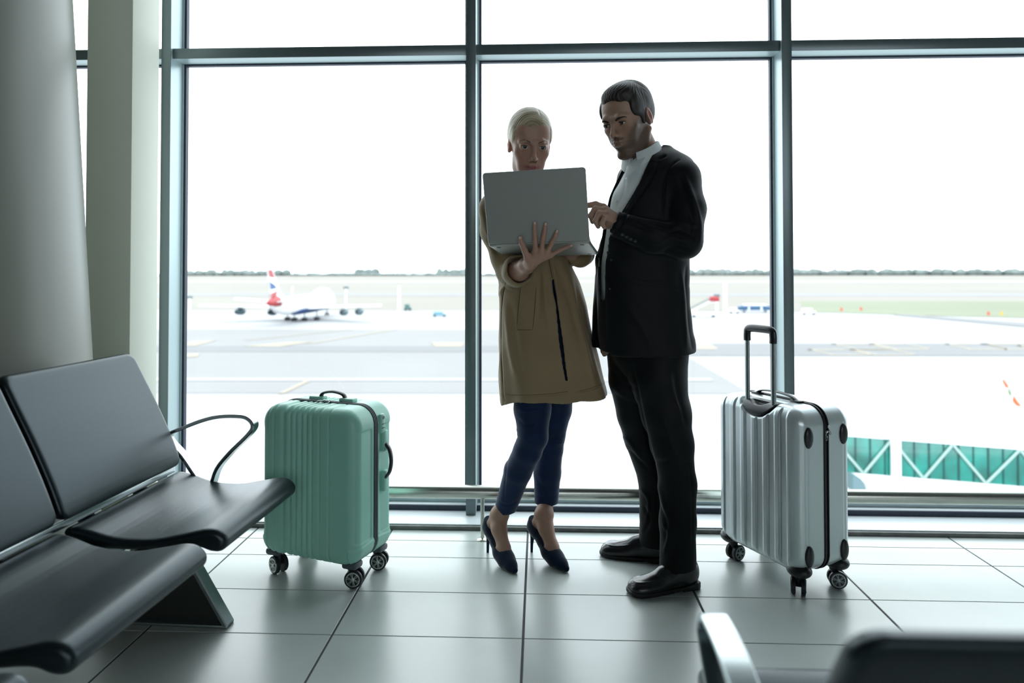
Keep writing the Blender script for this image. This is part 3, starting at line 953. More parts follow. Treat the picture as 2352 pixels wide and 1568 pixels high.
def puller(parent, p, d, m):
    p = V(p); d = V(d).normalized()
    q = MB().ell(p, (.007, .0055, .005), 14, 8)
    q.build('zip_slider', m, parent)
    s = V((0, -1, 0)).cross(d).normalized() if abs(d.y) < .9 else V((1, 0, 0))
    MB().tube([p + d * .004, p + d * .014 + s * .003, p + d * .026 + s * .0035, p + d * .030, p + d * .026 - s * .0035, p + d * .014 - s * .003], .0014, n=8, closed=True).build('zip_pull', m, parent)

# ------------------------------------------------------------------ mint suitcase
ang = math.atan2(-.115, .323)
t = thing('suitcase', 'mint green hard shell suitcase standing upright beside the black seats', 'suitcase', (-0.812, 2.648, 0), ang)
A, B, Z0, Z1 = .216, .128, .078, .640
g = [-.150, -.098, -.078, -.055, -.036, -.014, .006, .046, .088]
def ribs_g(X, Y, Z):
    e = 0
    for x, w, dd in ((-.176, .0035, .003), (-.150, .0045, .004), (-.108, .010, .009), (-.076, .0065, .0085), (-.052, .006, .008), (-.027, .0065, .0085), (-.003, .006, .0075), (.022, .0055, .005), (.056, .004, .0035), (.098, .0035, .003)):
        e = e + dd * np.exp(-((X - x) / w) ** 2)
    # side panels: recessed frame on the narrow sides
    sd = rrect(np.abs(Y) - .072, Z - .36, .045, .20, .012)
    e2 = .0032 * (1 / (1 + np.exp(sd / .0014))) * (np.abs(X) > A - .02)
    bot = .004 * (1 / (1 + np.exp((Z - .155 + .10 * np.abs(Y)) / .0015))) * (-1)
    return e * (np.abs(X) < A - .02) + e2 + bot * (np.abs(X) > A - .035)
f = shell_field(A, B, Z0, Z1, .070, .042, -B - .005, -.0125, ribs_g)
f.build('front_shell', M_mint_shell, t)
f = shell_field(A, B, Z0, Z1, .070, .042, .0125, B + .005, ribs_g)
f.build('back_shell', M_mint_shell, t)
zip_band(A, Z0, Z1, .070, .025, 0, .003).build('zip_band', M_zip, t)
for y in (-.0085, .0, .0085):
    zip_band(A, Z0, Z1, .070, .004, y, -.0005).build('piping', M_darkgrey, t)
# top handle
for x in (-.070, .070): MB().box((x - .032, .014, Z1 - .004), (x + .032, .050, Z1 + .014), .006).build('handle_mount', M_mint_plastic, t)
MB().tube(catmull([(-.058, .032, Z1 + .009), (-.045, .032, Z1 + .026), (0, .032, Z1 + .034), (.045, .032, Z1 + .026), (.058, .032, Z1 + .009)], 6), [(.0055, .012)] * 25, n=14, up=(0, 0, 1)).build('top_handle', M_blackplastic, t)
# side handle, lock
for z in (.360, .490): MB().box((A - .006, .040, z - .034 - (.016 if z < .4 else -.004)), (A + .012, .068, z + .034 + (.016 if z > .4 else -.004)), .006).build('side_handle_mount', M_mint_plastic, t)
MB().tube(catmull([(A + .008, .054, .490), (A + .026, .054, .465), (A + .033, .054, .425), (A + .026, .054, .385), (A + .008, .054, .360)], 6), [(.0055, .011)] * 25, n=14, up=(1, 0, 0)).build('side_handle', M_blackplastic, t)
lk = MB().box((A - .006, .022, .530), (A + .010, .050, .605), .008).build('combination_lock', M_mint_plastic, t)
for z in (.550, .565): MB().box((A + .0095, .026, z), (A + .0112, .046, z + .003), .0005).build('dial_slot', M_blackplastic, lk)
MB().cyl((A + .009, .036, .590), (A + .0115, .036, .590), .006, n=20).build('keyhole', M_darkgrey, lk)
MB().box((-A - .008, -.09, .50), (-A + .004, -.062, .56), .006).build('side_stud', M_mint_plastic, t)
puller(t, (.010, -.004, Z1 + .004), (.5, -.8, -.1), M_chrome)
puller(t, (-.012, -.004, Z1 + .004), (-.7, -.6, -.1), M_chrome)
for (x, y, an) in ((-.168, -.082, -1.92), (.168, -.082, -1.22), (.168, .082, -1.25), (-.168, .082, -.5)):
    sx = 1 if x > 0 else -1; sy = 1 if y > 0 else -1
    q = MB().box((x - .030 + sx * .004, y - .028 + sy * .002, .068), (x + .030 + sx * .004, y + .028 + sy * .002, .094), .010)
    q.build('castor_housing', M_darkgrey, t)
    spinner(t, x, y, an, 0, .0325, M_chrome, M_darkgrey, M_orange2)

# ------------------------------------------------------------------ silver suitcase
ang = math.atan2(-.298, .144)
t = thing('suitcase', 'silver ribbed hard shell suitcase with its pull handle raised beside the man', 'suitcase', (0.916, 2.690, 0), ang)
A, B, Z0, Z1 = .213, .130, .080, .660
def ribs_s(X, Y, Z):
    inside = (np.abs(X) < A - .035)
    e = 0
    for x in (-.150, -.092, -.034, .024, .082, .140):
        band = 1 / (1 + np.exp((np.abs(X - x) - .0165) / .0009))
        e = e + band * .0046
    fade = 1 / (1 + np.exp((np.abs(Z - .377) - .272) / .004))
    # moulded line on the narrow sides
    e2 = .0022 * np.exp(-((np.abs(Y) - .088) / .004) ** 2) * (np.abs(X) > A - .03) * (Z < .6)
    bump = 0
    return e * inside * fade * (np.abs(Y) > B - .03) + e2
def cup(X, Y, Z):   # scooped recess for the pull handle on the top of the ribbed side
    d1 = np.sqrt(((X - .0) / 1.0) ** 2 + ((Z - .688) / .92) ** 2) - .094
    dd = np.maximum(d1, Y + .062)
    return .030 * (1 / (1 + np.exp(np.clip(dd / .0022, -40, 40))))
f = shell_field(A, B, Z0, Z1, .066, .045, -B - .005, -.0105, ribs_s, pockets=(cup,))
f.build('back_shell', M_silver_shell, t)
f = shell_field(A, B, Z0, Z1, .066, .045, .0105, B + .005, ribs_s)
f.build('front_shell', M_silver_shell, t)
zip_band(A, Z0, Z1, .066, .021, 0, .003).build('zip_band', M_blackplastic, t)
for y in (-.0078, .0078): zip_band(A, Z0, Z1, .066, .0045, y, -.0015).build('piping', M_blackplastic, t)
# black cup with tubes
k = Field((-.12, -B - .02, .58), (.12, -.04, .70), .003)
X, Y, Z = k.X, k.Y, k.Z
d1 = np.sqrt(X ** 2 + ((Z - .688) / .92) ** 2) - .091
case = round_and(rrect(X, Z - (Z0 + Z1) / 2, A, (Z1 - Z0) / 2, .066), np.abs(Y) - B, .045)
d = np.maximum(np.maximum(d1, Y + .060), case + .004)
inner = np.maximum(np.sqrt(X ** 2 + ((Z - .693) / .80) ** 2) - .066, np.abs(Y + .115) - .028)
d = np.maximum(d, -inner)
k.d = np.broadcast_to(d, k.d.shape).astype(np.float32).copy()
k.build('handle_cup', M_blackplastic, t)
HTY = -.098
for x in (-.067, .067):
    MB().tube([(x, HTY, .60), (x, HTY, .90)], [(.0075, .0105)] * 2, n=20, up=(0, 1, 0)).build('handle_tube', M_alusat, t)
MB().tube(catmull([(-.067, HTY, .875), (-.067, HTY, .902), (-.058, HTY, .921), (0, HTY, .924), (.058, HTY, .921), (.067, HTY, .902), (.067, HTY, .875)], 6),
          [(.012, .0145)] * 37, n=20, up=(0, 1, 0)).build('pull_handle', M_blackplastic, t)
MB().tube(catmull([(-.105, -.018, Z1 + .002), (-.07, -.020, Z1 + .018), (0, -.022, Z1 + .024), (.07, -.020, Z1 + .018), (.105, -.018, Z1 + .002)], 6), [(.004, .011)] * 25, n=14, up=(0, 0, 1)).build('top_handle', M_blackplastic, t)
for x in (-.10, .10): MB().box((x - .022, -.032, Z1 - .004), (x + .022, -.006, Z1 + .008), .004).build('handle_mount', M_blackplastic, t)
for y in (-.083, .083):
    for z in (.560, .150):
        MB().ell((A + .001, y, z), (.010, .019, .037), 24, 16).build('bumper_foot', M_blackplastic, t)
puller(t, (A + .003, -.002, .575), (0.1, -.1, -1), M_chrome)
puller(t, (A + .003, .006, .592), (0.1, .3, -1), M_chrome)
for (x, y, an) in ((-.165, -.086, .1), (.165, -.086, .77), (.165, .086, -.62), (-.165, .086, .2)):
    sx = 1 if x > 0 else -1; sy = 1 if y > 0 else -1
    MB().ell((x + sx * .008, y + sy * .004, .092), (.046, .040, .026), 24, 14).build('castor_housing', M_blackplastic, t)
    spinner(t, x, y, an, 0, .031, M_alusat, M_blackplastic, None)

# ------------------------------------------------------------------ beam seating
def seat_mesh(name, y0, y1, parent):
    # profile across the seat: u = distance towards the sitter's knees, z = height
    prof = catmull([(.012, .436, 0), (.06, .430, 0), (.14, .408, 0), (.24, .404, 0), (.33, .420, 0), (.39, .432, 0), (.425, .428, 0), (.447, .408, 0), (.447, .386, 0), (.430, .371, 0), (.402, .372, 0), (.36, .384, 0),
                    (.27, .378, 0), (.16, .374, 0), (.07, .386, 0), (.015, .404, 0), (-.004, .420, 0)], 4, True)
    ps = poly_sdf([(p.x, p.y) for p in prof])
    f = Field((-.03, y0 - .045, .35), (.47, y1 + .045, .46), .004)
    d2 = ps(f.X, f.Z)
    d = round_and(d2, np.abs(f.Y - (y0 + y1) / 2) - (y1 - y0) / 2 - .030 * (1 - np.clip(f.X, 0, .447) / .447), .017)
    f.d = np.broadcast_to(d, f.d.shape).astype(np.float32).copy()
    return f.build(name, M_leather, parent, smooth_it=1)

def back_mesh(name, y0, y1, parent, lean=0.0, drop=0.0):
    top = catmull([(.032, .474, 0), (.012, .56, 0), (-.030, .68, 0), (-.075, .79, 0), (-.105, .862, 0), (-.118, .872, 0), (-.135, .866, 0), (-.125, .82, 0), (-.082, .70, 0), (-.035, .57, 0), (-.008, .478, 0), (.008, .462, 0)], 4, True)
    top = [V((p.x - lean * (p.y - .49) / .38, p.y - drop * (p.y - .49) / .38, 0)) for p in top]
    ps = poly_sdf([(p.x, p.y) for p in top])
    f = Field((-.16 - lean, y0 - .01, .44), (.05, y1 + .01, .89), .004)
    d2 = ps(f.X, f.Z)
    yc, hy = (y0 + y1) / 2, (y1 - y0) / 2
    d = round_and(d2, rrect(f.Y - yc, f.Z - .667 + drop / 2, hy, .205 - drop / 2, .035), .013)
    f.d = np.broadcast_to(d, f.d.shape).astype(np.float32).copy()
    return f.build(name, M_leather, parent, smooth_it=1)

def armrest(parent, y, drop=0.0, w=.042):
    path = catmull([(.095, y, .395), (.062, y, .44), (.025, y, .49), (-.03, y, .555), (.03, y, .590), (.14, y, .628), (.235, y, .634), (.272, y, .622), (.284, y, .597), (.262, y, .565), (.20, y, .505), (.155, y, .45), (.135, y, .395)], 7)
    path = [V((p.x, p.y, p.z - drop * max(0, (p.z - .395) / .24))) for p in path]
    return MB().ribbon(path, (0, 1, 0), w, .0125).build('armrest', M_alu, parent)

def leg_frame(parent, y):
    w = .050
    outer = catmull([(.288, y, .006), (.258, y, .055), (.215, y, .125), (.165, y, .205), (.10, y, .29), (.085, y, .345)], 6)
    inner = catmull([(-.20, y, .006), (-.16, y, .07), (-.10, y, .15), (-.03, y, .23), (.02, y, .30), (.03, y, .345)], 6)
    q = MB().ribbon(outer, (0, 1, 0), w, .016); q.ribbon(inner, (0, 1, 0), w, .016)
    q.box((-.21, y - w / 2, .0), (.295, y + w / 2, .010), .003)
    # thin dark panel filling the leg frame
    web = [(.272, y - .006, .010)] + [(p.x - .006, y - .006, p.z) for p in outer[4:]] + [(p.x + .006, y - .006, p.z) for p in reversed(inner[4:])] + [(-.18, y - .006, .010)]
    lg = q.build('leg', M_alusat, parent)
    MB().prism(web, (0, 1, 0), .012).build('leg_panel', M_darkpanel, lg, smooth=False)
    return lg

def beam_bench(name, label, loc, rot, n, pitch, arms, legs, first=0.0, lean=0.0, drop=0.0, adrop=0.0):
    t = thing(name, label, 'bench', loc, rot)
    L0, L1 = first, first + n * pitch
    MB().box((.03, L0 + .02, .335), (.11, L1 - .02, .372), .008).build('beam', M_alusat, t)
    MB().box((-.003, L0 + .01, .440), (.014, L1 - .01, .462), .004).build('back_rail', M_alu, t)
    for i in range(n):
        y0 = first + i * pitch + .008; y1 = y0 + pitch - .012
        seat_mesh('seat', y1 - .50, y1, t)
        back_mesh('backrest', y0, y1, t, lean, drop)
        for yy in (y0 + .16, y1 - .16):
            MB().box((-.03, yy - .02, .36), (-.004, yy + .02, .52), .004).build('bracket', M_blackplastic, t)
    for a in arms: armrest(t, a, adrop)
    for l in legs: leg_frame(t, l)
    return t
# local u axis (knees) = +x, seats run along local +y
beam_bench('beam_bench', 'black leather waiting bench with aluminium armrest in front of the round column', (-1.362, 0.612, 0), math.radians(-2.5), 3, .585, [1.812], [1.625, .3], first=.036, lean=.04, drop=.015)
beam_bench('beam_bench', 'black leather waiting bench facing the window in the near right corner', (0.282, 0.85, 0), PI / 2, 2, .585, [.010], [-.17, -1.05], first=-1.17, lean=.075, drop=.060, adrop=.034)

# ------------------------------------------------------------------ people
def at(px, py, Y):
    """point of the hall seen at a frame position, at distance Y towards the window"""
    s_ = sight(px, py)
    return np.array([s_.x / s_.y * Y, Y, 1.1377 + s_.z / s_.y * Y])

def rotm(yaw, pitch, roll):
    """rows = local axes (x right, y back of the head, z up) for a head that faces -y, then turned"""
    M = Matrix.Rotation(yaw, 3, 'Z') @ Matrix.Rotation(pitch, 3, 'X') @ Matrix.Rotation(roll, 3, 'Y')
    return np.array([list(M.col[i]) for i in range(3)])

M_skin = mat('skin', (0.5, 0.3, 0.2), 0.46, spec=0.4, sss=0.12, attr='skin_tint', bump=(900, 0.08, 0.0003))
M_eyewhite = mat('eye_white', (0.55, 0.55, 0.54), 0.15)
M_iris_b = mat('blue_iris', (0.022, 0.040, 0.062), 0.1)
M_iris_d = mat('dark_iris', (0.035, 0.03, 0.025), 0.1)
M_pupil = mat('pupil', (0.003, 0.003, 0.003), 0.08)

class Frame:
    """local frame of a limb or head: world = c + s * R^T * p"""
    def __init__(s, c, R, k=1.0): s.c = np.array(c, float); s.R = R; s.k = k
    def w(s, p): return s.c + s.k * (np.array(p, float) @ s.R)
    def inv(s, P): return ((np.asarray(P) - s.c) @ s.R.T) / s.k

def stretch(fr, P, lower, upper):
    """longer or shorter face below and above the eye line"""
    if lower == 1 and upper == 1: return P
    L = fr.inv(P); z = L[:, 2]
    L[:, 2] = np.where(z < 0, z * lower, z * upper)
    return fr.c + fr.k * (L @ fr.R)

EX = .0318
def head_field(fr, male, h=0.0017):
    k = fr.k; w = fr.w; R = fr.R
    lo = w((0, 0, 0)) - .19; hi = w((0, 0, 0)) + .17
    f = Field(lo, hi, h)
    def E(c, r, kk, op='u', rot=None):
        RR = R if rot is None else (np.array(rot) @ R)
        f.ell(w(c), np.array(r) * k, kk * k, op, RR)
    def C(a, b, r1, r2, kk, op='u', flat=None):
        f.cap(w(a), w(b), r1 * k, r2 * k, kk * k, op, None if flat is None else (np.array(flat[0]) @ R, flat[1]))
    E((0, .022, .032), (.0735, .094, .082), 0)
    E((0, -.022, .034), (.061, .052, .064), .035)
    E((0, -.020, -.030), (.058 if male else .055, .064, .078), .030)
    jw = .0485 if male else .040
    for s in (-1, 1):
        C((s * jw, .010, -.050), (s * (jw - .003), .000, -.070), .013, .013, .022)
        C((s * (jw - .003), .000, -.070), (s * (.017 if male else .011), -.066, -.103), .0135, .012, .022)
        E((s * .042, -.052, -.020), (.019, .018, .014), .020)           # cheekbone
        E((s * .030, -.058, -.052), (.016, .016, .022), .022)           # cheek
    E((0, -.074, -.104), (.019 if male else .014, .013, .013), .018)
    # brow
    br = .0085 if male else .006
    for s in (-1, 1):
        C((s * .008, -.083, .017), (s * .028, -.081, .021), br, br, .014)
        C((s * .028, -.081, .021), (s * .046, -.066, .016), br, br * .8, .014)
    # eye sockets
    for s in (-1, 1):
        E((s * EX, -.093, .002), (.0175, .0150, .0110), .010, 's')
    # nose
    C((0, -.083, .012), (0, -.104, -.026), .0060, .0080, .010)
    E((0, -.1075, -.029), (.0090, .0085, .0078), .007)
    for s in (-1, 1):
        E((s * .0108, -.0965, -.033), (.0066, .0088, .0066), .005)
        E((s * .0062, -.1010, -.0405), (.0032, .0045, .0030), .002, 's')
    # muzzle and lips
    E((0, -.076, -.060), (.026, .018, .024), .018)
    up, lowr = (.0036, .0044) if male else (.0044, .0056)
    for s in (-1, 1):
        C((0, -.0930, -.0555), (s * .010, -.0920, -.0545), up, up, .003)
        C((s * .010, -.0920, -.0545), (s * .0255, -.0810, -.0590), up, .0012, .003)
        C((0, -.0915, -.0660), (s * .010, -.0905, -.0650), lowr, lowr, .003)
        C((s * .010, -.0905, -.0650), (s * .0240, -.0805, -.0605), lowr, .0012, .003)
        C((0, -.0985, -.0604), (s * .012, -.0965, -.0600), .0021, .0021, .0015, 's')
        C((s * .012, -.0965, -.0600), (s * .0275, -.0840, -.0598), .0021, .0016, .0015, 's')
    E((0, -.0935, -.0785), (.013, .006, .0045), .008, 's')              # dip below the lower lip
    C((0, -.101, -.0445), (0, -.0985, -.0505), .0017, .0017, .003, 's') # philtrum
    # eyelids around the eye
    for s in (-1, 1):
        E((s * EX, -.0715, .0005), (.0170, .0150, .0130), .004)
        lid = .0056 if not male else .0046
        E((s * EX, -.0885, -.0008), (.0155, .0115, lid), .0012, 's')
        # upper lid crease
        C((s * .019, -.0865, .0078), (s * .031, -.0885, .0102), .0011, .0013, .002, 's')
        C((s * .031, -.0885, .0102), (s * .044, -.0815, .0074), .0013, .0011, .002, 's')
    # ears
    for s in (-1, 1):
        rot = np.array([[1, 0, 0], [0, .96, .28], [0, -.28, .96]])
        er = 1.0 if male else .86; ex = 0 if male else .0035
        E((s * (.0765 - ex), .016, -.008), (.0055, .0165 * er, .0300 * er), .004, 'u', rot)
        E((s * (.0720 - ex), .010, -.012), (.0070, .0120, .0180 * er), .005)
        E((s * (.0830 - ex), .011, -.006), (.0050, .0085 * er, .0165 * er), .003, 's', rot)
        C((s * (.0745 - ex), .008, -.030 * er - .001), (s * (.0730 - ex), .005, -.022), .0044, .0052, .006)
    if male:
        C((-.006, -.0905, .012), (-.0045, -.0915, .026), .0012, .0012, .003, 's')
        C((.006, -.0905, .012), (.0045, -.0915, .026), .0012, .0012, .003, 's')
        for z in (.050, .060, .070): C((-.028, -.0885 + (z - .05) * .28, z), (.028, -.0885 + (z - .05) * .28, z), .0010, .0010, .003, 's')
    return f

def head_colors(fr, male):
    def col(P):
        L = fr.inv(P)
        base = np.array((0.38, 0.235, 0.170) if male else (0.43, 0.255, 0.190))
        c = np.tile(base, (len(P), 1))
        def blend(m, target, amt):
            a = np.clip(m, 0, 1)[:, None] * amt
            c[:] = c * (1 - a) + np.array(target) * a
        g = lambda p, r: np.exp(-(((L - np.array(p)) / np.array(r)) ** 2).sum(1))
        for s in (-1, 1):
            blend(g((s * .042, -.065, -.030), (.02, .03, .018)), base * [1.08, .82, .80], .5)
            blend(g((s * .079, .012, -.010), (.014, .03, .034)), base * [1.25, .62, .55], .8)
        blend(g((0, -.108, -.030), (.012, .012, .012)), base * [1.05, .82, .8], .5)
        lipm = np.maximum(g((0, -.088, -.0550), (.030, .020, .0042)), g((0, -.088, -.0655), (.025, .018, .0055))) * 1.5
        blend(lipm, (0.24, 0.125, 0.105) if male else (0.34, 0.095, 0.105), .55 if male else 1.0)
        if male:  # stubble beard and moustache
            x, y, z = np.abs(L[:, 0]), L[:, 1], L[:, 2]
            beard = 1 / (1 + np.exp((z + .052 - np.clip((x - .030) * 1.25, 0, .05)) / .0055)) * 1 / (1 + np.exp((y - .008 + .0 * z) / .006))
            must = np.exp(-((z + .0470 + x * .10) / .0062) ** 2) * np.exp(-(x / .029) ** 4) * (y < -.05)
            side = (np.abs(x - .062) < .026) * np.exp(-((y + .002) / .017) ** 2) * (z < .03) * (z > -.085)
            b = np.clip(np.maximum(np.maximum(beard * 1.1, must * 1.25), side * 1.0), 0, 1) * (1 - np.clip(lipm, 0, 1))
            n = np.sin(L[:, 0] * 2100) * np.sin(L[:, 1] * 1900 + 1) * np.sin(L[:, 2] * 1700)
            blend(b * (.86 + .14 * n), (0.060, 0.045, 0.036), .88)
        return c
    return col

def eyes(fr, male, parent, gaze=(0, 0), iris=None):
    for s in (-1, 1):
        c = fr.w((s * EX, -.0715, .0000)); r = .0133 * fr.k
        gx2, gz2 = gaze
        d = np.array((gx2, -1.0, gz2)); d /= np.linalg.norm(d)
        dw = V(d @ fr.R)
        e = MB().ell(c, (r, r, r), 24, 16).build('eye', M_eyewhite, parent, world=True, auto=None)
        MB().lathe(V(c) + dw * (r * .895), dw, [(0, .0), (0, .0064 * fr.k), (.0008, .0062 * fr.k), (r * .115, .0030 * fr.k), (r * .118, 0)], 24).build('iris', iris, e, world=True, auto=None)
        MB().lathe(V(c) + dw * (r * .985), dw, [(0, .0), (0, .0026 * fr.k), (r * .04, .0018 * fr.k), (r * .045, 0)], 18).build('pupil', M_pupil, e, world=True, auto=None)

def soften(fr, P, F, male):
    """even out the forehead"""
    L = fr.inv(P)
    m = np.clip((L[:, 2] - .030) / .012, 0, 1) * np.clip((.0 - L[:, 1]) / .02, 0, 1)
    Q = relax(P, F, 14 if not male else 5)
    return P + (Q - P) * m[:, None]

def join_meshes(name, parts, m, parent, tint):
    """parts = [(P, F, colours)] -> one body object"""
    Ps, Fs, Cs = [], [], []; n = 0
    for P, F, c in parts:
        Ps.append(P); Fs.append(F + n); n += len(P)
        Cs.append(c if c is not None else np.tile(np.array(tint), (len(P), 1)))
    P = np.concatenate(Ps); F = np.concatenate(Fs); Cc = np.concatenate(Cs)
    o = np_obj(name, P, F, m, parent, True)
    at_ = o.data.color_attributes.new('skin_tint', 'FLOAT_COLOR', 'POINT')
    buf = np.ones((len(P), 4), np.float32); buf[:, :3] = Cc
    at_.data.foreach_set('color', buf.ravel())
    return o

STRW = (1.25, .94)
STRM = (1.06, .96)
def hair_obj(fr, male, mat_, parent):
    k = fr.k; w = fr.w; R = fr.R
    f = Field(w((0, 0, 0)) - .17, w((0, 0, 0)) + .18, .0022)
    def E(c, r, kk, op='u', rot=None):
        f.ell(w(c), np.array(r) * k, kk * k, op, R if rot is None else np.array(rot) @ R)
    if male:
        E((0, .026, .040), (.0795, .0985, .0870), 0)
        for s in (-1, 1): E((s * .0612, -.020, .036), (.0170, .034, .040), .012); E((s * .0660, -.006, .000), (.0085, .016, .028), .010)
        E((.006, -.022, .088), (.056, .048, .030), .03)     # swept volume over the forehead
        E((0, .060, .0), (.066, .058, .060), .02)
        # opening for the face
        E((0, -.085, -.014), (.0700, .056, .086), .006, 's')
        E((0, -.106, .036), (.060, .052, .060), .008, 's')
        for s in (-1, 1):
            E((s * .084, .020, -.028), (.018, .024, .036), .004, 's')
            E((s * .075, -.060, -.030), (.020, .040, .050), .006, 's')
        E((0, .035, -.110), (.095, .12, .066), .006, 's')
    else:
        E((0, .024, .040), (.0800, .1010, .0945), 0)
        for s in (-1, 1): E((s * .063, -.012, .032), (.0125, .032, .036), .010)
        E((0, .055, .010), (.068, .066, .064), .02)
        E((0, .118, .018), (.036, .026, .036), .012)        # low bun behind
        E((-.002, -.098, -.030), (.0600, .066, .0810), .004, 's')
        f.cap(w((-.030, -.078, .052)), w((.030, -.078, .052)), .0225 * k, .0225 * k, .004 * k, 's')
        for s in (-1, 1): E((s * .050, -.085, -.040), (.022, .050, .070), .012, 's')
        E((0, -.03, -.125), (.10, .10, .080), .005, 's')
        for s in (-1, 1): E((s * .083, .012, -.034), (.018, .022, .034), .004, 's')
        f.cap(w((.024, -.070, .104)), w((.020, .03, .138)), .0026 * k, .0026 * k, .004 * k, 's')   # parting
    def post(P, F):
        N = normals_of(P, F); L = fr.inv(P)
        if male:
            a = L[:, 0] * 1.0 + .010 * np.sin(L[:, 1] * 60)
            q = np.sin(a * 700 + 3 * np.sin(L[:, 1] * 40) + 2 * np.sin(L[:, 2] * 90)) * .5 + np.sin(a * 1250 + L[:, 2] * 160 + L[:, 1] * 90) * .5
            amp = .0010 * np.clip((L[:, 2] - .05) / .05, .15, 1)
        else:
            px_, pz_ = .022, .118
            ang = np.arctan2(L[:, 2] - .02, np.abs(L[:, 0] - px_) + .02)
            q = np.sin(L[:, 1] * 760 + ang * 9 + 3 * np.sin(ang * 5)) * .55 + np.sin(L[:, 1] * 1100 + ang * 21) * .45
            amp = .0005 * np.clip((np.abs(L[:, 0] - .022) - .003) / .01, .1, 1)
        return stretch(fr, P + N * (q * amp)[:, None], *(STRM if male else STRW))
    def cols(P):
        L = fr.inv(P)
        L = L.copy()
        if not male: L[:, 2] = np.where(L[:, 2] < 0, L[:, 2] / STRW[0], L[:, 2] / STRW[1])
        if male:
            q = np.sin((L[:, 0] + .010 * np.sin(L[:, 1] * 60)) * 520 + 2 * np.sin(L[:, 1] * 40)) * .5 + .5
            c0, c1 = np.array((.014, .011, .010)), np.array((.050, .044, .040))
        else:
            ang = np.arctan2(L[:, 2] - .02, np.abs(L[:, 0] - .022) + .02)
            q = np.sin(L[:, 1] * 760 + ang * 9 + 3 * np.sin(ang * 5)) * .20 + np.sin(L[:, 1] * 190 + ang * 4 + 2 * np.sin(ang * 3)) * .26 + .54
            root = np.exp(-((L[:, 2] - .055) / .012) ** 2) * (L[:, 1] < -.05)
            q = q * (1 - .55 * root)
            c0, c1 = np.array((.17, .125, .070)), np.array((.66, .57, .39))
        return c0 * (1 - q[:, None]) + c1 * q[:, None]
    return f.build('hair', mat_, parent, True, post=post, colors=cols)

def brows(fr, male, m, parent, P, F):
    """eyebrows and lash lines laid on the face surface"""
    from mathutils.bvhtree import BVHTree
    bv = BVHTree.FromPolygons([tuple(p) for p in P], [tuple(int(i) for i in q) for q in F])
    def on(x, z, lift):
        o = V(fr.w((x, -.20, z))); d = V(fr.R[1]) if True else None
        h = bv.ray_cast(o, d)
        return h[0] - d * lift if h[0] is not None else V(fr.w((x, -.085, z)))
    for s in (-1, 1):
        z = .0150 if male else .0195
        pts = [on(s * x, z + dz, .0003) for x, dz in ((.0135, -.0035), (.019, -.0002), (.027, .0030), (.036, .0040 if male else .0052), (.0435, .0026), (.049, -.0016))]
        pts = catmull(pts, 5); n = len(pts)
        rs = [((.0038 if male else .0019) * fr.k * (1 - .75 * (i / (n - 1)) ** 2) * min(1, .45 + i / 6), (.0014 if male else .0007) * fr.k) for i in range(n)]
        MB().tube(pts, rs, n=10, up=fr.R[2]).build('eyebrow', m, parent, world=True)
        hz = .0056 if not male else .0045
        pts = []
        for q in range(11):
            x = -.0140 + .028 * q / 10
            zz = -.0008 + hz * math.sqrt(max(0, 1 - (x / .0155) ** 2)) + .0006
            yy = -.0715 - math.sqrt(max(0, .0150 ** 2 - x * x - zz * zz))
            pts.append(V(fr.w((s * EX + x, yy, zz))))
        MB().tube(pts, [.0014 * fr.k] * 11, n=8).build('eyelashes', m, parent, world=True)

M_coat = mat('khaki_cotton_coat', (0.270, 0.200, 0.112), 0.75, spec=0.25, sheen=0.25, bump=(1400, 0.25, 0.0004), vary=(9, 0.05))
M_jeans = mat('dark_blue_denim', (0.004, 0.017, 0.058), 0.7, spec=0.25, sheen=0.22, bump=(1300, 0.3, 0.0004), vary=(12, 0.2))
M_suede = mat('navy_suede', (0.002, 0.011, 0.030), 0.85, spec=0.2, sheen=0.4)
M_suit = mat('black_wool_suit', (0.0022, 0.0034, 0.0048), 0.62, spec=0.2, sheen=0.08, bump=(900, 0.25, 0.0003))
M_shirt = mat('white_cotton_shirt', (0.72, 0.79, 0.80), 0.7, spec=0.3, sheen=0.1)
M_mleather = mat('black_polished_leather', (0.006, 0.007, 0.008), 0.26, spec=0.6, coat=0.2)
M_sole = mat('black_rubber_sole', (0.006, 0.006, 0.007), 0.55)
M_button = mat('dark_horn_button', (0.03, 0.032, 0.035), 0.25)
M_wbutton = mat('pale_shirt_button', (0.45, 0.50, 0.48), 0.3)
M_hairM = mat('dark_brown_hair', (0.02, 0.016, 0.014), 0.5, spec=0.28, attr='skin_tint', aniso=(1, 1, 1))
M_hairW = mat('pinned_blond_hair', (0.4, 0.32, 0.18), 0.38, spec=0.5, attr='skin_tint')
M_browM = mat('dark_eyebrow_hair', (0.016, 0.012, 0.010), 0.7)
M_browW = mat('brown_eyebrow_hair', (0.115, 0.075, 0.05), 0.8)
M_laptop = mat('satin_aluminium_laptop', (0.40, 0.415, 0.39), 0.42, metal=0.5, spec=0.5, bump=(900, 0.04, 0.0002))
M_keys = mat('black_laptop_keys', (0.01, 0.01, 0.01), 0.5)
M_screen = mat('dark_laptop_screen', (0.008, 0.009, 0.010), 0.08)

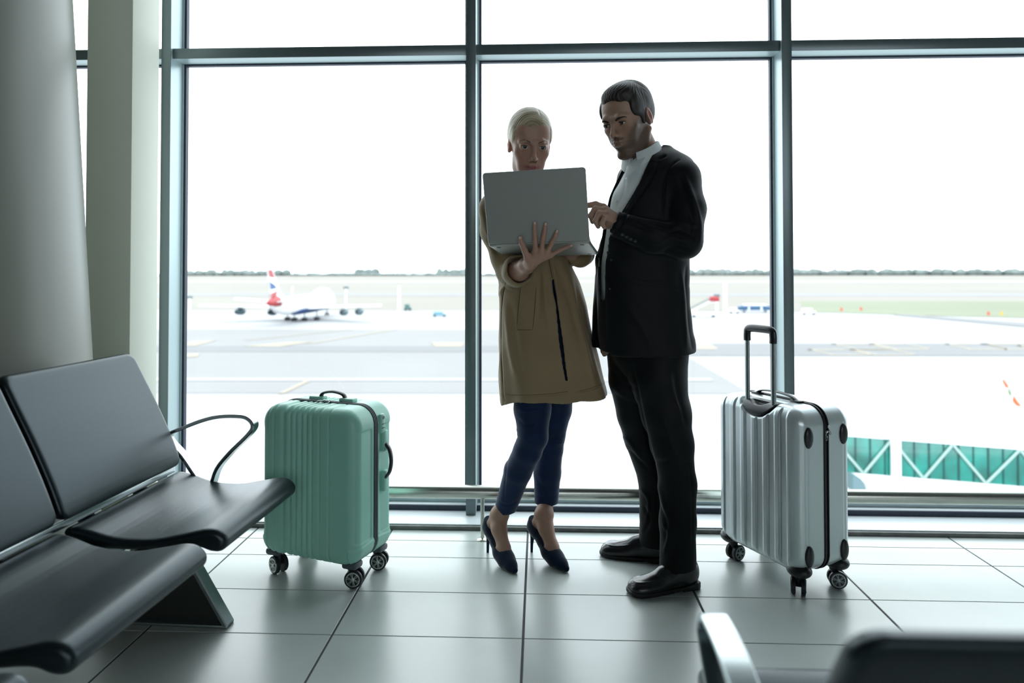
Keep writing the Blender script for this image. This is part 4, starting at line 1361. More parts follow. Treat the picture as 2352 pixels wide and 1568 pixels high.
def stack(f, rows, blend=.9, n=2.3):
    """body of elliptical sections; rows = (image row, left, right, distance, half depth)"""
    zs, cx, cy, aa, bb = [], [], [], [], []
    for py, L, R_, Yc, b in rows:
        p = at((L + R_) / 2, py, Yc); l = at(L, py, Yc); r_ = at(R_, py, Yc)
        zs.append(p[2]); cx.append(p[0]); cy.append(Yc); aa.append((r_[0] - l[0]) / 2); bb.append(b)
    o = np.argsort(zs); g = lambda v: np.array(v)[o]
    zs, cx, cy, aa, bb = map(g, (zs, cx, cy, aa, bb))
    zz = f.ax[2]
    # smooth interpolation
    def ip(v):
        q = np.interp(zz, zs, v)
        kk = max(1, int(.03 / f.h)); ker = np.ones(kk) / kk
        qq = np.convolve(np.pad(q, kk, 'edge'), ker, 'same')[kk:-kk]
        return qq.astype(np.float32)[None, None, :]
    a, b, x0, y0 = ip(aa), ip(bb), ip(cx), ip(cy)
    u = np.abs((f.X - x0) / a); v = np.abs((f.Y - y0) / b)
    rho = (u ** n + v ** n) ** (1 / n)
    d = (rho - 1) * np.minimum(a, b)
    d = np.maximum(d, zs[0] - f.Z); d = np.maximum(d, (f.Z - zs[-1]) * .8)
    return d.astype(np.float32), (x0, y0, a, b)

def in_poly(px_, pz_, poly):
    c = np.zeros(px_.shape, bool); n = len(poly); j = n - 1
    for i in range(n):
        xi, zi = poly[i]; xj, zj = poly[j]
        m = ((zi > pz_) != (zj > pz_)) & (px_ < (xj - xi) * (pz_ - zi) / (zj - zi + 1e-12) + xi)
        c ^= m; j = i
    return c

def seen(P):
    """frame coordinates of points (used only to lay out seams and folds on the cloth)"""
    d = (P - np.array((0, 0, 1.1377))) @ np.array(_r).T
    return 1176 + 1594.53 * d[:, 0] / d[:, 2], 594.29 - 1594.53 * d[:, 1] / d[:, 2]

def drape(lines=(), plateaus=(), front=0.15, noise=None):
    """seams, folds and stitched patches. lines = (frame points, width px, height m); plateaus = (frame polygon, height)"""
    def post(P, F):
        N = normals_of(P, F); D = np.zeros(len(P))
        fm = np.clip((front - N[:, 1]) / .25, 0, 1)
        x, y = seen(P)
        Q = np.stack([x, y, np.zeros(len(x))], 1)
        for pts, w, h in lines:
            pts = [(p.x, p.y, 0) for p in catmull([(a, b, 0) for a, b in pts], 5)]
            n = len(pts) - 1; best = np.full(len(P), 1e9); bt = np.zeros(len(P))
            for i in range(n):
                d, t = seg_dist(Q, pts[i], pts[i + 1])
                m = d < best; best[m] = d[m]; bt[m] = (i + t[m]) / n
            fade = np.clip(np.minimum(bt, 1 - bt) * 5, 0, 1) ** .7
            D += h * np.exp(-(best / w) ** 2) * (.15 + .85 * fade) * fm
        for poly, h in plateaus:
            D += h * in_poly(x, y, poly) * fm
        if noise:
            for (sx, sy, sz, a, ph) in noise:
                D += a * np.sin(P[:, 0] * sx + P[:, 1] * sy + P[:, 2] * sz + ph + 1.5 * np.sin(P[:, 2] * 9 + P[:, 0] * 7))
        return P + N * D[:, None]
    return post

def prism_in_view(poly, Y):
    return [at(a, b, Y) for a, b in poly]

TINT_W = (0.43, 0.262, 0.196)
TINT_M = (0.39, 0.245, 0.180)

# ================================================================== woman
W = thing('person', 'woman in a khaki coat, cropped navy jeans and navy heels holding an open laptop', 'person', (-0.06, 2.75, 0))
HW = Frame(at(1217, 329, 2.675), rotm(math.radians(11), math.radians(20), math.radians(1.5)), 1.07)
hf = head_field(HW, False)
hf.cap(HW.w((.004, .026, -.055)), at(1228, 452, 2.785), .044, .052, .02)
P1, F1 = hf.mesh()
P1 = soften(HW, P1, F1, False); CW = head_colors(HW, False)(P1); P1 = stretch(HW, P1, *STRW)
FW = (P1, F1)
parts = [(relax(P1, F1, 1, .35), F1, CW)]
# right hand and forearm
hand = Field(at(1140, 650, 2.5) - (.06, .12, .03), at(1330, 500, 2.5) + (.04, .28, .03), .0021)
wr = at(1219, 603, 2.472)
hand.chain([at(1166, 628, 2.70), at(1192, 622, 2.60), at(1209, 610, 2.515), wr], [.036, .0365, .0270, .0225], .02)
mcp = [at(1230, 577, 2.423), at(1243, 578, 2.419), at(1256, 580, 2.418), at(1266, 585, 2.425)]
for m_, rr in zip(mcp, (.0125, .0125, .012, .011)):
    hand.cap(wr, m_, .0165, rr, .012)
hand.cap(wr, at(1213, 594, 2.44), .018, .0145, .015)
fing = [([mcp[0], at(1229, 550, 2.404), at(1228, 528, 2.394), at(1228, 513, 2.389)], [.0098, .0082, .0075, .0064]),
        ([mcp[1], at(1247, 551, 2.402), at(1251, 530, 2.391), at(1253, 515, 2.387)], [.0098, .0083, .0075, .0064]),
        ([mcp[2], at(1267, 558, 2.400), at(1275, 543, 2.390), at(1279, 531, 2.385)], [.0092, .0078, .0071, .0061]),
        ([mcp[3], at(1284, 575, 2.404), at(1300, 568, 2.396), at(1312, 564, 2.392)], [.0085, .0068, .0062, .0053]),
        ([at(1214, 597, 2.445), at(1205, 575, 2.418), at(1198, 558, 2.408), at(1195, 546, 2.402)], [.0150, .0105, .0092, .0073])]
for pts, rs in fing: hand.chain(pts, rs, .005)
Ph, Fh = hand.mesh()
parts.append((Ph, Fh, np.tile(np.array(TINT_W) * (1.0, .94, .92), (len(Ph), 1))))
M_nail = mat('pale_fingernail', (0.62, 0.42, 0.37), 0.25)
for pts, rs in fing:
    d_ = pts[-1] - pts[-2]; d_ /= np.linalg.norm(d_)
    o_ = np.array((-.15 if pts is fing[4][0] else 0, -1., 0)); o_ -= d_ * (o_ @ d_); o_ /= np.linalg.norm(o_)
    sd_ = np.cross(d_, o_); c_ = pts[-1] + o_ * rs[-1] * .78 + d_ * .001
    mm = Matrix((sd_, d_, o_)).transposed()
    MB().ell(c_, (rs[-1] * .72, .0062, .0018), 16, 10, mx=mm).build('fingernail', M_nail, W, world=True)
# left hand under the laptop
lh = Field(at(1280, 640, 2.6) - (.05, .10, .02), at(1370, 540, 2.75) + (.03, .15, .02), .0035)
lw = at(1315, 590, 2.715)
lh.chain([at(1334, 592, 2.80), lw, at(1306, 582, 2.69)], [.036, .025, .022], .01)
for i in range(4):
    lh.chain([at(1306, 582, 2.69), at(1292 + i * 8, 574, 2.665), at(1285 + i * 9, 566, 2.63)], [.016, .0095, .008], .008)
lh.chain([lw, at(1328, 580, 2.68), at(1336, 572, 2.66)], [.016, .011, .009], .008)
Pl, Fl = lh.mesh(); parts.append((Pl, Fl, None))
# torso and limbs below the clothes
bd = Field((-.30, 2.45, .12), (.26, 2.98, 1.50), .010)
d, _ = stack(bd, [(430, 1185, 1275, 2.77, .05), (455, 1160, 1298, 2.77, .07), (520, 1160, 1295, 2.76, .085), (600, 1170, 1290, 2.76, .08), (700, 1180, 1315, 2.76, .09), (800, 1185, 1325, 2.76, .10), (870, 1190, 1325, 2.75, .09)])
bd.d = d.copy()
bd.chain([at(1228, 440, 2.78), at(1228, 480, 2.77)], [.05, .05], .03)
bd.chain([at(1150, 465, 2.70), at(1163, 610, 2.69), at(1180, 624, 2.65)], [.04, .034, .030], .03)
bd.chain([at(1300, 465, 2.83), at(1334, 585, 2.80)], [.038, .034], .03)
bd.chain([at(1225, 860, 2.71), at(1223, 1005, 2.655), at(1190, 1080, 2.71), at(1160, 1150, 2.785)], [.060, .046, .042, .030], .02)
bd.chain([at(1283, 860, 2.80), at(1267, 1000, 2.80), at(1257, 1085, 2.83), at(1254, 1147, 2.84)], [.06, .043, .044, .033], .03)
Pb, Fb = bd.mesh(); parts.append((Pb, Fb, None))

def heel_frame(H, T):
    H = np.array((H[0], H[1], 0.)); T = np.array((T[0], T[1], 0.)); t_ = (T - H) / np.linalg.norm(T - H)
    n_ = np.array((-t_[1], t_[0], 0.)); 
    return Frame(H, np.array([t_, n_, (0, 0, 1.)]), 1.0)
shoesW = (heel_frame((-.211, 2.835), (-.090, 2.632)), heel_frame((-.033, 2.846), (.096, 2.668)))
shin = (at(1163, 1150, 2.775), at(1256, 1140, 2.835))
ank_off = (.018, .012)
for i, fr in enumerate(shoesW):
    q = Field(fr.w((.09, 0, .12)) - (.14, .14, .13), fr.w((.09, 0, .12)) + (.14, .14, .17), .0024)
    an = fr.w((.070, ank_off[i], .172))
    q.chain([shin[i], an], [.0335, .0290], .02)
    q.ell(an + (0, 0, -.004), (.034, .030, .020), .015)
    q.chain([an, fr.w((.034, 0, .118))], [.028, .0245], .02)
    q.chain([an, fr.w((.092, .004, .124)), fr.w((.138, .002, .060)), fr.w((.166, .0, .030))], [.029, .0280, .0240, .014], .02)
    for w_ in (-.017, -.006, .005, .015):
        q.chain([fr.w((.130, w_ * 1.15, .066)), fr.w((.154, w_ * 1.2, .045)), fr.w((.170, w_, .026))], [.010, .0085, .006], .004)
    q.cap(fr.w((.080, .006, .150)), fr.w((.132, .006, .082)), .010, .008, .02)
    Pf, Ff = q.mesh(); parts.append((Pf, Ff, None))
join_meshes('body', parts, M_skin, W, TINT_W)
eyes(HW, False, W, (0.02, .02), M_iris_b)
brows(HW, False, M_browW, W, *FW)
hair_obj(HW, False, M_hairW, W)

# coat
cf = Field(at(1095, 950, 2.7) - (.03, .25, .0), at(1410, 400, 2.75) + (.03, .22, .02), .0036)
rows = [(432, 1190, 1275, 2.78, .06), (447, 1150, 1308, 2.77, .085), (500, 1135, 1316, 2.76, .11), (560, 1138, 1311, 2.76, .115), (600, 1143, 1306, 2.75, .12), (650, 1145, 1331, 2.75, .13), (700, 1147, 1347, 2.74, .14),
        (760, 1146, 1358, 2.74, .15), (815, 1146, 1373, 2.73, .16), (866, 1147, 1385, 2.73, .165), (900, 1149, 1395, 2.73, .17), (960, 1152, 1404, 2.73, .175)]
d, (x0, y0, a, b) = stack(cf, rows)
th = np.arctan2((cf.Y - y0) / b, (cf.X - x0) / a)
low = np.clip((1.12 - cf.Z) / .5, 0, 1)
wave = .0070 * low * (np.sin(th * 9 + 1.2) * .6 + np.sin(th * 5 + 3.7 + cf.Z * 2) * .8)
cf.d = (d - wave.astype(np.float32)).astype(np.float32)
# sleeves
cf.chain([at(1156, 462, 2.72), at(1140, 480, 2.70), at(1142, 530, 2.69), at(1160, 592, 2.68), at(1172, 622, 2.665)], [.058, .062, .060, .050, .053], .03)
cf.chain([at(1172, 622, 2.665), at(1188, 623, 2.605)], [.053, .052], .012)
cf.chain([at(1298, 462, 2.83), at(1312, 520, 2.84), at(1334, 582, 2.79)], [.056, .056, .053], .03)
cf.chain([at(1334, 582, 2.79), at(1331, 588, 2.68)], [.053, .045], .01)
# open sleeves and open hem: hollow out
ca = at(1188, 623, 2.61); ax_ = (wr - ca) / np.linalg.norm(wr - ca)
cf.cap(ca + ax_ * .030, ca + ax_ * .14, .056, .075, 0, 's')
cf.cap(ca - ax_ * .03, ca + ax_ * .10, .0445, .0445, 0, 's')
cb = at(1331, 588, 2.68)
cf.cap(cb + np.array((-.2, -1, .05)) * .045, cb + np.array((-.2, -1, .05)) * .10, .058, .06, 0, 's')
inner = (d - wave + .0075).astype(np.float32)
cf.d = np.where(cf.Z < 1.0, np.maximum(cf.d, -inner), cf.d).astype(np.float32)
xl = at(1147, 930, 2.70)[0]
hem = .653 - .040 * np.clip((-.06 - cf.X) / .10, 0, 1) ** 1.5 + .006 * np.clip((cf.X - .1) / .1, 0, 1)
cf.d = np.maximum(cf.d, (hem - cf.Z)).astype(np.float32)
# the fronts overlap and part slightly towards the hem
slit = [(1269, 640), (1274, 640), (1284, 712), (1292, 780), (1299, 840), (1304, 874), (1299, 874), (1292, 840), (1284, 780), (1277, 712)]
slp = poly_sdf([(p[0], p[2]) for p in prism_in_view(slit, 2.59)])
e = slp(cf.X, cf.Z).astype(np.float32)
cf.d = np.where(cf.Y < 2.70, np.maximum(cf.d, -(e + .0015)), cf.d).astype(np.float32)
coat_lines = [(a_, b_, c_ * 1.6) for a_, b_, c_ in [
    ([(1260, 588), (1268, 640), (1276, 692)], 3.0, -.004), ([(1269, 590), (1276, 640), (1281, 680)], 4, .003),
    ([(1243, 600), (1252, 680), (1262, 760)], 7, .004), ([(1243, 600), (1240, 680), (1236, 740)], 6, -.003),
    ([(1160, 645), (1152, 700), (1149, 780), (1152, 860), (1157, 932)], 2.2, -.0035), ([(1163, 700), (1172, 800), (1186, 862)], 7, .005), ([(1172, 690), (1185, 790), (1200, 870)], 8, -.004),
    ([(1310, 640), (1325, 720), (1345, 800), (1365, 880)], 7, .005), ([(1322, 640), (1338, 720), (1358, 800), (1378, 880)], 6, -.005),
    ([(1148, 912), (1220, 909), (1312, 902)], 1.6, -.002), ([(1322, 900), (1360, 893), (1394, 880)], 1.6, -.002), ([(1275, 600), (1310, 690), (1335, 790)], 9, -.004),
    ([(1108, 470), (1125, 520), (1150, 560)], 6, -.004), ([(1112, 520), (1135, 560), (1165, 585)], 6, .004), ([(1120, 545), (1140, 580), (1158, 600)], 5, -.004),
    ([(1160, 592), (1164, 620), (1180, 648)], 3.5, -.004), ([(1172, 588), (1176, 615), (1192, 644)], 3, .0035), ([(1145, 650), (1165, 665), (1185, 672)], 5, -.003), ([(1146, 680), (1160, 655), (1180, 650)], 4, .003)]]
cf.build('coat', M_coat, W, True, post=drape(coat_lines, noise=[(40, 25, 14, .0012, 0), (23, 60, 30, .001, 2)]), smooth_it=3)
# welt pocket with stitched edge: a strip of cloth on the coat
from mathutils.bvhtree import BVHTree
def on_cloth(obj, poly, name, m, parent, lift=.002, th_=.0028, nu=12, nv=20):
    """stitched strip lying on obj inside the quad poly (frame corners tl, tr, br, bl)"""
    me = obj.data
    bv = BVHTree.FromPolygons([v.co for v in me.vertices], [tuple(p.vertices) for p in me.polygons])
    mi = obj.matrix_parent_inverse.inverted() if obj.parent else Matrix.Identity(4)
    vs = []; org = V((0, 0, 1.1377))
    for j in range(nv + 1):
        for i in range(nu + 1):
            u, v = i / nu, j / nv
            a = np.array(poly[0]) * (1 - u) + np.array(poly[1]) * u; b_ = np.array(poly[3]) * (1 - u) + np.array(poly[2]) * u
            q = a * (1 - v) + b_ * v
            d_ = sight(q[0], q[1]).normalized()
            hit = bv.ray_cast(org, d_)
            if hit[0] is None: return None
            vs.append(hit[0] + hit[1] * lift)
    n = len(vs); fs = []
    fr_ = [v for v in vs]
    nrm = V((0, -1, 0))
    bk = [v + V((0, th_, 0)) for v in vs]
    W1 = nu + 1
    for j in range(nv):
        for i in range(nu):
            a = j * W1 + i
            fs.append((a, a + W1, a + W1 + 1, a + 1)); fs.append((n + a, n + a + 1, n + a + W1 + 1, n + a + W1))
    rim = [i for i in range(W1)] + [j * W1 + nu for j in range(1, nv + 1)] + [nv * W1 + i for i in range(nu - 1, -1, -1)] + [j * W1 for j in range(nv - 1, 0, -1)]
    for k_ in range(len(rim)):
        a, b_ = rim[k_], rim[(k_ + 1) % len(rim)]
        fs.append((a, b_, n + b_, n + a))
    return from_data(name, fr_ + bk, fs, m, parent, True, True, autosmooth=40)
coat_o = [o for o in bpy.data.objects if o.parent == W and o.name.startswith('coat')][0]
on_cloth(coat_o, [(1197, 655), (1231, 656), (1223, 757), (1189, 756)], 'pocket_welt', M_coat, W, lift=.004)
M_seam = mat('dark_khaki_stitching', (0.060, 0.045, 0.028), 0.9)
M_seamk = mat('black_stitching', (0.0015, 0.002, 0.002), 0.9)
def seam(obj, pts, r, m, parent, name='seam', lift=.0004):
    """stitched seam: a fine cord lying along a garment"""
    bv = BVHTree.FromPolygons([v.co for v in obj.data.vertices], [tuple(p.vertices) for p in obj.data.polygons])
    out = []
    for p in catmull([(a, b_, 0) for a, b_ in pts], 8):
        h = bv.ray_cast(V((0, 0, 1.1377)), sight(p.x, p.y).normalized())
        if h[0] is not None and (not out or (h[0] - out[-1]).length < .03): out.append(h[0] + h[1] * lift)
    if len(out) > 3: MB().tube(out, [r] * len(out), n=8).build(name, m, parent, world=True)
seam(coat_o, [(1196, 662), (1190, 720), (1189, 757)], .0009, M_seam, W, lift=.003)
seam(coat_o, [(1189, 757), (1206, 757.5), (1223, 757)], .0009, M_seam, W, lift=.003)
seam(coat_o, [(1223, 757), (1228, 710), (1231, 660)], .0009, M_seam, W, lift=.003)
seam(coat_o, [(1163, 640), (1155, 680), (1151, 740), (1151, 820), (1155, 880), (1159, 922)], .0011, M_seam, W)
seam(coat_o, [(1150, 905), (1200, 907), (1260, 904), (1305, 899)], .0007, M_seam, W)
seam(coat_o, [(1260, 590), (1265, 620), (1271, 648)], .0013, M_seam, W)
seam(coat_o, [(1301, 868), (1307, 892), (1313, 916)], .0016, M_seam, W)
seam(coat_o, [(1330, 898), (1360, 890), (1388, 880)], .0007, M_seam, W)
# rolled cuff of the right sleeve
e1 = np.cross(ax_, (0, 0, 1.)); e1 /= np.linalg.norm(e1); e2 = np.cross(ax_, e1)
rings = []
for s_, r_ in ((-.020, .0555), (-.016, .0585), (.004, .0600), (.024, .0590), (.030, .0555), (.028, .0500), (.010, .0465), (-.018, .0480)):
    rings.append([ca + ax_ * (s_ + .004 * math.sin(3 * a_ + 1)) + (e1 * math.cos(a_) + e2 * math.sin(a_)) * (r_ + .0018 * math.sin(5 * a_)) for a_ in [2 * PI * q / 48 for q in range(48)]])
MB().loft(rings, caps=False, closed=True).build('rolled_cuff', M_coat, W, world=True)

# dark top below the coat
ff = Field((-.24, 2.55, .66), (.22, 2.95, 1.45), .006)
d_, _ = stack(ff, [(452, 1165, 1292, 2.77, .078), (520, 1155, 1300, 2.76, .095), (600, 1165, 1292, 2.76, .095), (700, 1172, 1322, 2.75, .11), (800, 1175, 1335, 2.74, .125), (885, 1178, 1338, 2.73, .125)])
ff.d = d_.copy(); ff.build('navy_top', M_jeans, W, True, smooth_it=1)

# jeans
jf = Field((-.24, 2.50, .14), (.20, 2.97, .78), .0038)
jf.chain([at(1226, 850, 2.71), at(1223, 940, 2.685), at(1224, 1002, 2.650), at(1212, 1035, 2.665), at(1190, 1080, 2.71), at(1153, 1190, 2.81)], [.078, .0705, .0565, .0530, .0530, .0400], .012)
jf.chain([at(1283, 850, 2.80), at(1278, 940, 2.80), at(1268, 1000, 2.800), at(1264, 1030, 2.805), at(1257, 1085, 2.825), at(1254, 1180, 2.84)], [.072, .060, .0510, .0500, .0540, .0455], .012)
xs_ = at(1208, 1165, 2.8)[0]
hz = np.where(jf.X < xs_, .179 + (jf.X + .14) * .10, .203)
jf.d = np.maximum(jf.d, (hz - jf.Z)).astype(np.float32)
jl = [([(1186, 960), (1205, 975), (1230, 972)], 4, -.004), ([(1184, 985), (1205, 992), (1235, 1000)], 4, .003), ([(1183, 1000), (1200, 1010), (1225, 1012)], 3, -.003), ([(1264, 1005), (1280, 1004), (1296, 1000)], 3, -.0035),
      ([(1262, 1014), (1280, 1018), (1296, 1014)], 3, .003), ([(1262, 1028), (1280, 1030), (1294, 1026)], 3, -.003), ([(1180, 1000), (1165, 1060), (1156, 1160)], 2, -.0015), ([(1140, 1150), (1165, 1160), (1188, 1150)], 3, -.002),
      ([(1228, 1135), (1250, 1142), (1280, 1138)], 3, -.002), ([(1190, 940), (1215, 945), (1250, 940)], 4, .003), ([(1228, 1085), (1240, 1110), (1262, 1130)], 5, -.002)]
jf.build('jeans', M_jeans, W, True, post=drape(jl, front=.5), smooth_it=1)

# high heeled shoes
for i, fr in enumerate(shoesW):
    q = Field(fr.w((.11, 0, .07)) - (.15, .15, .075), fr.w((.11, 0, .07)) + (.15, .15, .10), .0021)
    fl_ = (fr.R[1], 1.0)
    q.chain([fr.w((.022, 0, .138)), fr.w((.026, 0, .112)), fr.w((.050, 0, .100)), fr.w((.092, 0, .072)), fr.w((.135, 0, .042))], [.0235, .0300, .0290, .0275, .0290], .02)
    q.cap(fr.w((.120, .006, .048)), fr.w((.165, .006, .028)), .029, .026, .02); q.cap(fr.w((.130, -.008, .044)), fr.w((.165, -.006, .028)), .029, .025, .02)
    q.chain([fr.w((.165, 0, .027)), fr.w((.200, 0, .019)), fr.w((.228, 0, .013))], [.0285, .0205, .0120], .02)
    q.put(lambda X, Y, Z, fr=fr: ((.0035 + .0 * X) - Z).astype(np.float32) + 0 * Y, fr.w((0, 0, 0)) - .3, fr.w((0, 0, 0)) + .3, 0, 'i')
    sx, sz = [-.02, .0, .03, .07, .12, .150, .163, .17], [.158, .152, .134, .099, .066, .058, .064, .09]
    def topcut(X, Y, Z, fr=fr, sx=sx, sz=sz):
        s_ = (X - fr.c[0]) * fr.R[0][0] + (Y - fr.c[1]) * fr.R[0][1]
        wv = (X - fr.c[0]) * fr.R[1][0] + (Y - fr.c[1]) * fr.R[1][1]
        tz = np.interp(s_, sx, sz) + wv * wv * 3.0
        return np.maximum((tz - Z) * .75, s_ - .168).astype(np.float32)
    q.put(topcut, fr.w((0, 0, 0)) - .3, fr.w((0, 0, 0)) + .3, .003, 's')
    sh = q.build('high_heel_shoe', M_suede, W, True, smooth_it=1)
    st_ = MB().tube([fr.w((.014, 0, .088)), fr.w((.006, 0, .060)), fr.w((.002, 0, .03)), fr.w((.001, 0, .001))], [(.017, .016), (.0085, .0085), (.0056, .0058), (.0050, .0052)], n=20, up=fr.R[0])
    st_.build('stiletto_heel', M_suede, sh, world=True)

# ================================================================== laptop held between them
hx = np.array((.975, -.200, .022)); hx /= np.linalg.norm(hx)
hin = at(1236, 557.5, 2.421)
bd_ = np.array((.190, .960, -.140)); bd_ -= hx * (bd_ @ hx); bd_ /= np.linalg.norm(bd_)
upv = np.array((-.075, -.215, .970)); upv -= hx * (upv @ hx); upv /= np.linalg.norm(upv)
LT = thing('laptop', 'open silver laptop held up on the woman\'s spread hand, lid towards the viewer', 'laptop', tuple(hin))
def slab_l(u0, u1, v0, v1, vdir, n0, n1, name, m, parent, rad=.010, bev=.0015, k=8):
    """rounded plate in the plane (hinge axis, vdir)"""
    nd = np.cross(hx, vdir); nd /= np.linalg.norm(nd)
    pts = []
    for (cu, cv, a0) in ((u1 - rad, v1 - rad, 0), (u0 + rad, v1 - rad, 90), (u0 + rad, v0 + rad * .4, 180), (u1 - rad, v0 + rad * .4, 270)):
        rr = rad if a0 < 180 else rad * .4
        for q in range(k + 1):
            a = math.radians(a0 + 90 * q / k)
            cu2 = (u1 - rr) if a0 in (0, 270) else (u0 + rr)
            pts.append((cu2 + rr * math.cos(a), cv + rr * math.sin(a)))
    rings = []
    for n_, ins in ((n0, bev), (n0 + bev, 0), (n1 - bev, 0), (n1, bev)):
        cu, cv = (u0 + u1) / 2, (v0 + v1) / 2
        rings.append([hin + hx * (cu + (u - cu) * (1 - ins / (u1 - cu))) + vdir * (cv + (v - cv) * (1 - ins / (v1 - cv))) + nd * n_ for u, v in pts])
    return MB().loft(rings).build(name, m, parent, world=True, auto=30)
lid = slab_l(-.180, .180, .002, .253, upv, -.0035, .0035, 'lid', M_laptop, LT, .011)
nl = np.cross(hx, upv); 
slab_l(-.172, .172, .014, .246, upv, *( (-.0042, -.0036) if nl[1] < 0 else (.0036, .0042)), 'screen', M_screen, lid, .004, .0002)
base = slab_l(-.180, .180, .004, .247, bd_, -.0065, .0065, 'base', M_laptop, LT, .011, .004)
nb = np.cross(hx, bd_); sgn = 1 if nb[2] > 0 else -1
kb = slab_l(-.145, .145, .05, .15, bd_, *((.0060, .0068) if sgn > 0 else (-.0068, -.0060)), 'keyboard', M_keys, base, .004, .0002)
for (u, v) in ((-.150, .030), (.150, .030), (-.150, .225), (.150, .225)):
    p = hin + hx * u + bd_ * v - nb * sgn * .0062
    MB().lathe(p, -nb * sgn, [(0, 0), (0, .0085), (.0015, .0075), (.002, 0)], 20).build('rubber_foot', M_blackplastic, base, world=True)
MB().cyl(hin - hx * .150 + np.array((0, .002, -.001)), hin + hx * .150 + np.array((0, .002, -.001)), .0045, n=14).build('hinge', M_laptop, LT, world=True)

# ================================================================== man
Mn = thing('person', 'bearded man in a black suit and open white shirt pointing at the laptop', 'person', (0.43, 2.62, 0))
HM = Frame(at(1440, 271, 2.60), rotm(math.radians(-41), math.radians(24), math.radians(-2)), 1.10)
hm = head_field(HM, True)
nk = at(1490, 378, 2.66)
hm.cap(HM.w((.0, .030, -.060)), nk, .052, .062, .014)
hm.cap(HM.w((.058, .020, -.050)), at(1450, 384, 2.585), .012, .011, .015); hm.cap(HM.w((.0, -.006, -.112)), at(1456, 372, 2.62), .018, .020, .015)
P1, F1 = hm.mesh()
P1 = soften(HM, P1, F1, True); CM = head_colors(HM, True)(P1); P1 = stretch(HM, P1, 1.06, .96)
FM = (P1, F1)
parts = [(relax(P1, F1, 1, .3), F1, CM)]
hand = Field(at(1320, 535, 2.45) - (.02, .08, .02), at(1450, 450, 2.45) + (.02, .08, .02), .0022)
wr2 = at(1413, 508, 2.465)
hand.chain([at(1470, 530, 2.46), wr2], [.031, .0275], .02, flat=((0, 1, 0), 1.0))
mc = [at(1386, 476, 2.468), at(1390, 484, 2.452), at(1395, 493, 2.438), at(1400, 502, 2.428)]
for m_ in mc: hand.cap(wr2, m_, .020, .0140, .014)
hand.cap(wr2, at(1378, 492, 2.458), .022, .0165, .01); hand.cap(at(1395, 500, 2.455), at(1372, 500, 2.456), .018, .013, .01)
fm_ = [([mc[0], at(1368, 469, 2.462), at(1346, 472, 2.464), at(1330, 477, 2.468)], [.0125, .0112, .0098, .0085]),
       ([mc[1], at(1367, 480, 2.440), at(1357, 495, 2.444), at(1361, 509, 2.456)], [.0122, .0112, .0098, .0085]),
       ([mc[2], at(1376, 490, 2.420), at(1367, 507, 2.424), at(1374, 520, 2.438)], [.0120, .0110, .0096, .0084]),
       ([mc[3], at(1389, 500, 2.410), at(1382, 513, 2.414), at(1388, 522, 2.428)], [.0112, .0098, .0086, .0076]),
       ([at(1408, 515, 2.478), at(1393, 517, 2.486), at(1376, 508, 2.488), at(1362, 500, 2.486)], [.0160, .0128, .0110, .0092])]
for pts, rs in fm_: hand.chain(pts, rs, .0045)
Ph, Fh = hand.mesh(); parts.append((Ph, Fh, np.tile(np.array(TINT_M) * 1.12, (len(Ph), 1))))
rh = Field(at(1385, 815, 2.70) - (.05, .06, .06), at(1385, 770, 2.70) + (.05, .06, .03), .003)
w3 = at(1383, 775, 2.70)
rh.cap(w3, at(1386, 792, 2.70), .024, .022, .01)
for i in range(4):
    rh.chain([at(1386, 792, 2.69 + .012 * i - .02), at(1385 + i * 2, 806, 2.68 + .014 * i - .02), at(1388 + i * 2, 814 - i, 2.68 + .014 * i - .015)], [.012, .0095, .0085], .004)
rh.chain([at(1388, 785, 2.665), at(1393, 800, 2.655), at(1394, 808, 2.655)], [.013, .011, .009], .005)
Pr, Fr = rh.mesh(); parts.append((Pr, Fr, None))
bd = Field((.12, 2.30, .06), (.66, 2.95, 1.62), .011)
d, _ = stack(bd, [(350, 1470, 1535, 2.65, .06), (372, 1445, 1570, 2.65, .08), (420, 1430, 1580, 2.64, .10), (500, 1415, 1570, 2.63, .11), (600, 1412, 1560, 2.63, .11), (700, 1412, 1556, 2.63, .10), (780, 1418, 1556, 2.63, .09), (810, 1425, 1550, 2.63, .085)])
bd.d = d.copy()
bd.chain([at(1558, 412, 2.57), at(1575, 555, 2.475), at(1470, 530, 2.46)], [.045, .040, .032], .03)
bd.chain([at(1466, 412, 2.72), at(1410, 560, 2.765), at(1397, 600, 2.76), at(1383, 770, 2.70)], [.040, .034, .032, .026], .02)
bd.chain([at(1515, 830, 2.60), at(1541, 1020, 2.57), at(1556, 1270, 2.555)], [.08, .055, .042], .03)
bd.chain([at(1452, 870, 2.70), at(1468, 950, 2.715), at(1483, 1010, 2.73), at(1505, 1095, 2.76), at(1508, 1180, 2.775), at(1506, 1225, 2.78)], [.07, .062, .055, .042, .038, .036], .02)
Pb, Fb = bd.mesh(); parts.append((Pb, Fb, None))
join_meshes('body', parts, M_skin, Mn, TINT_M)
eyes(HM, True, Mn, (-.05, .0), M_iris_d)
brows(HM, True, M_browM, Mn, *FM)
hair_obj(HM, True, M_hairM, Mn)

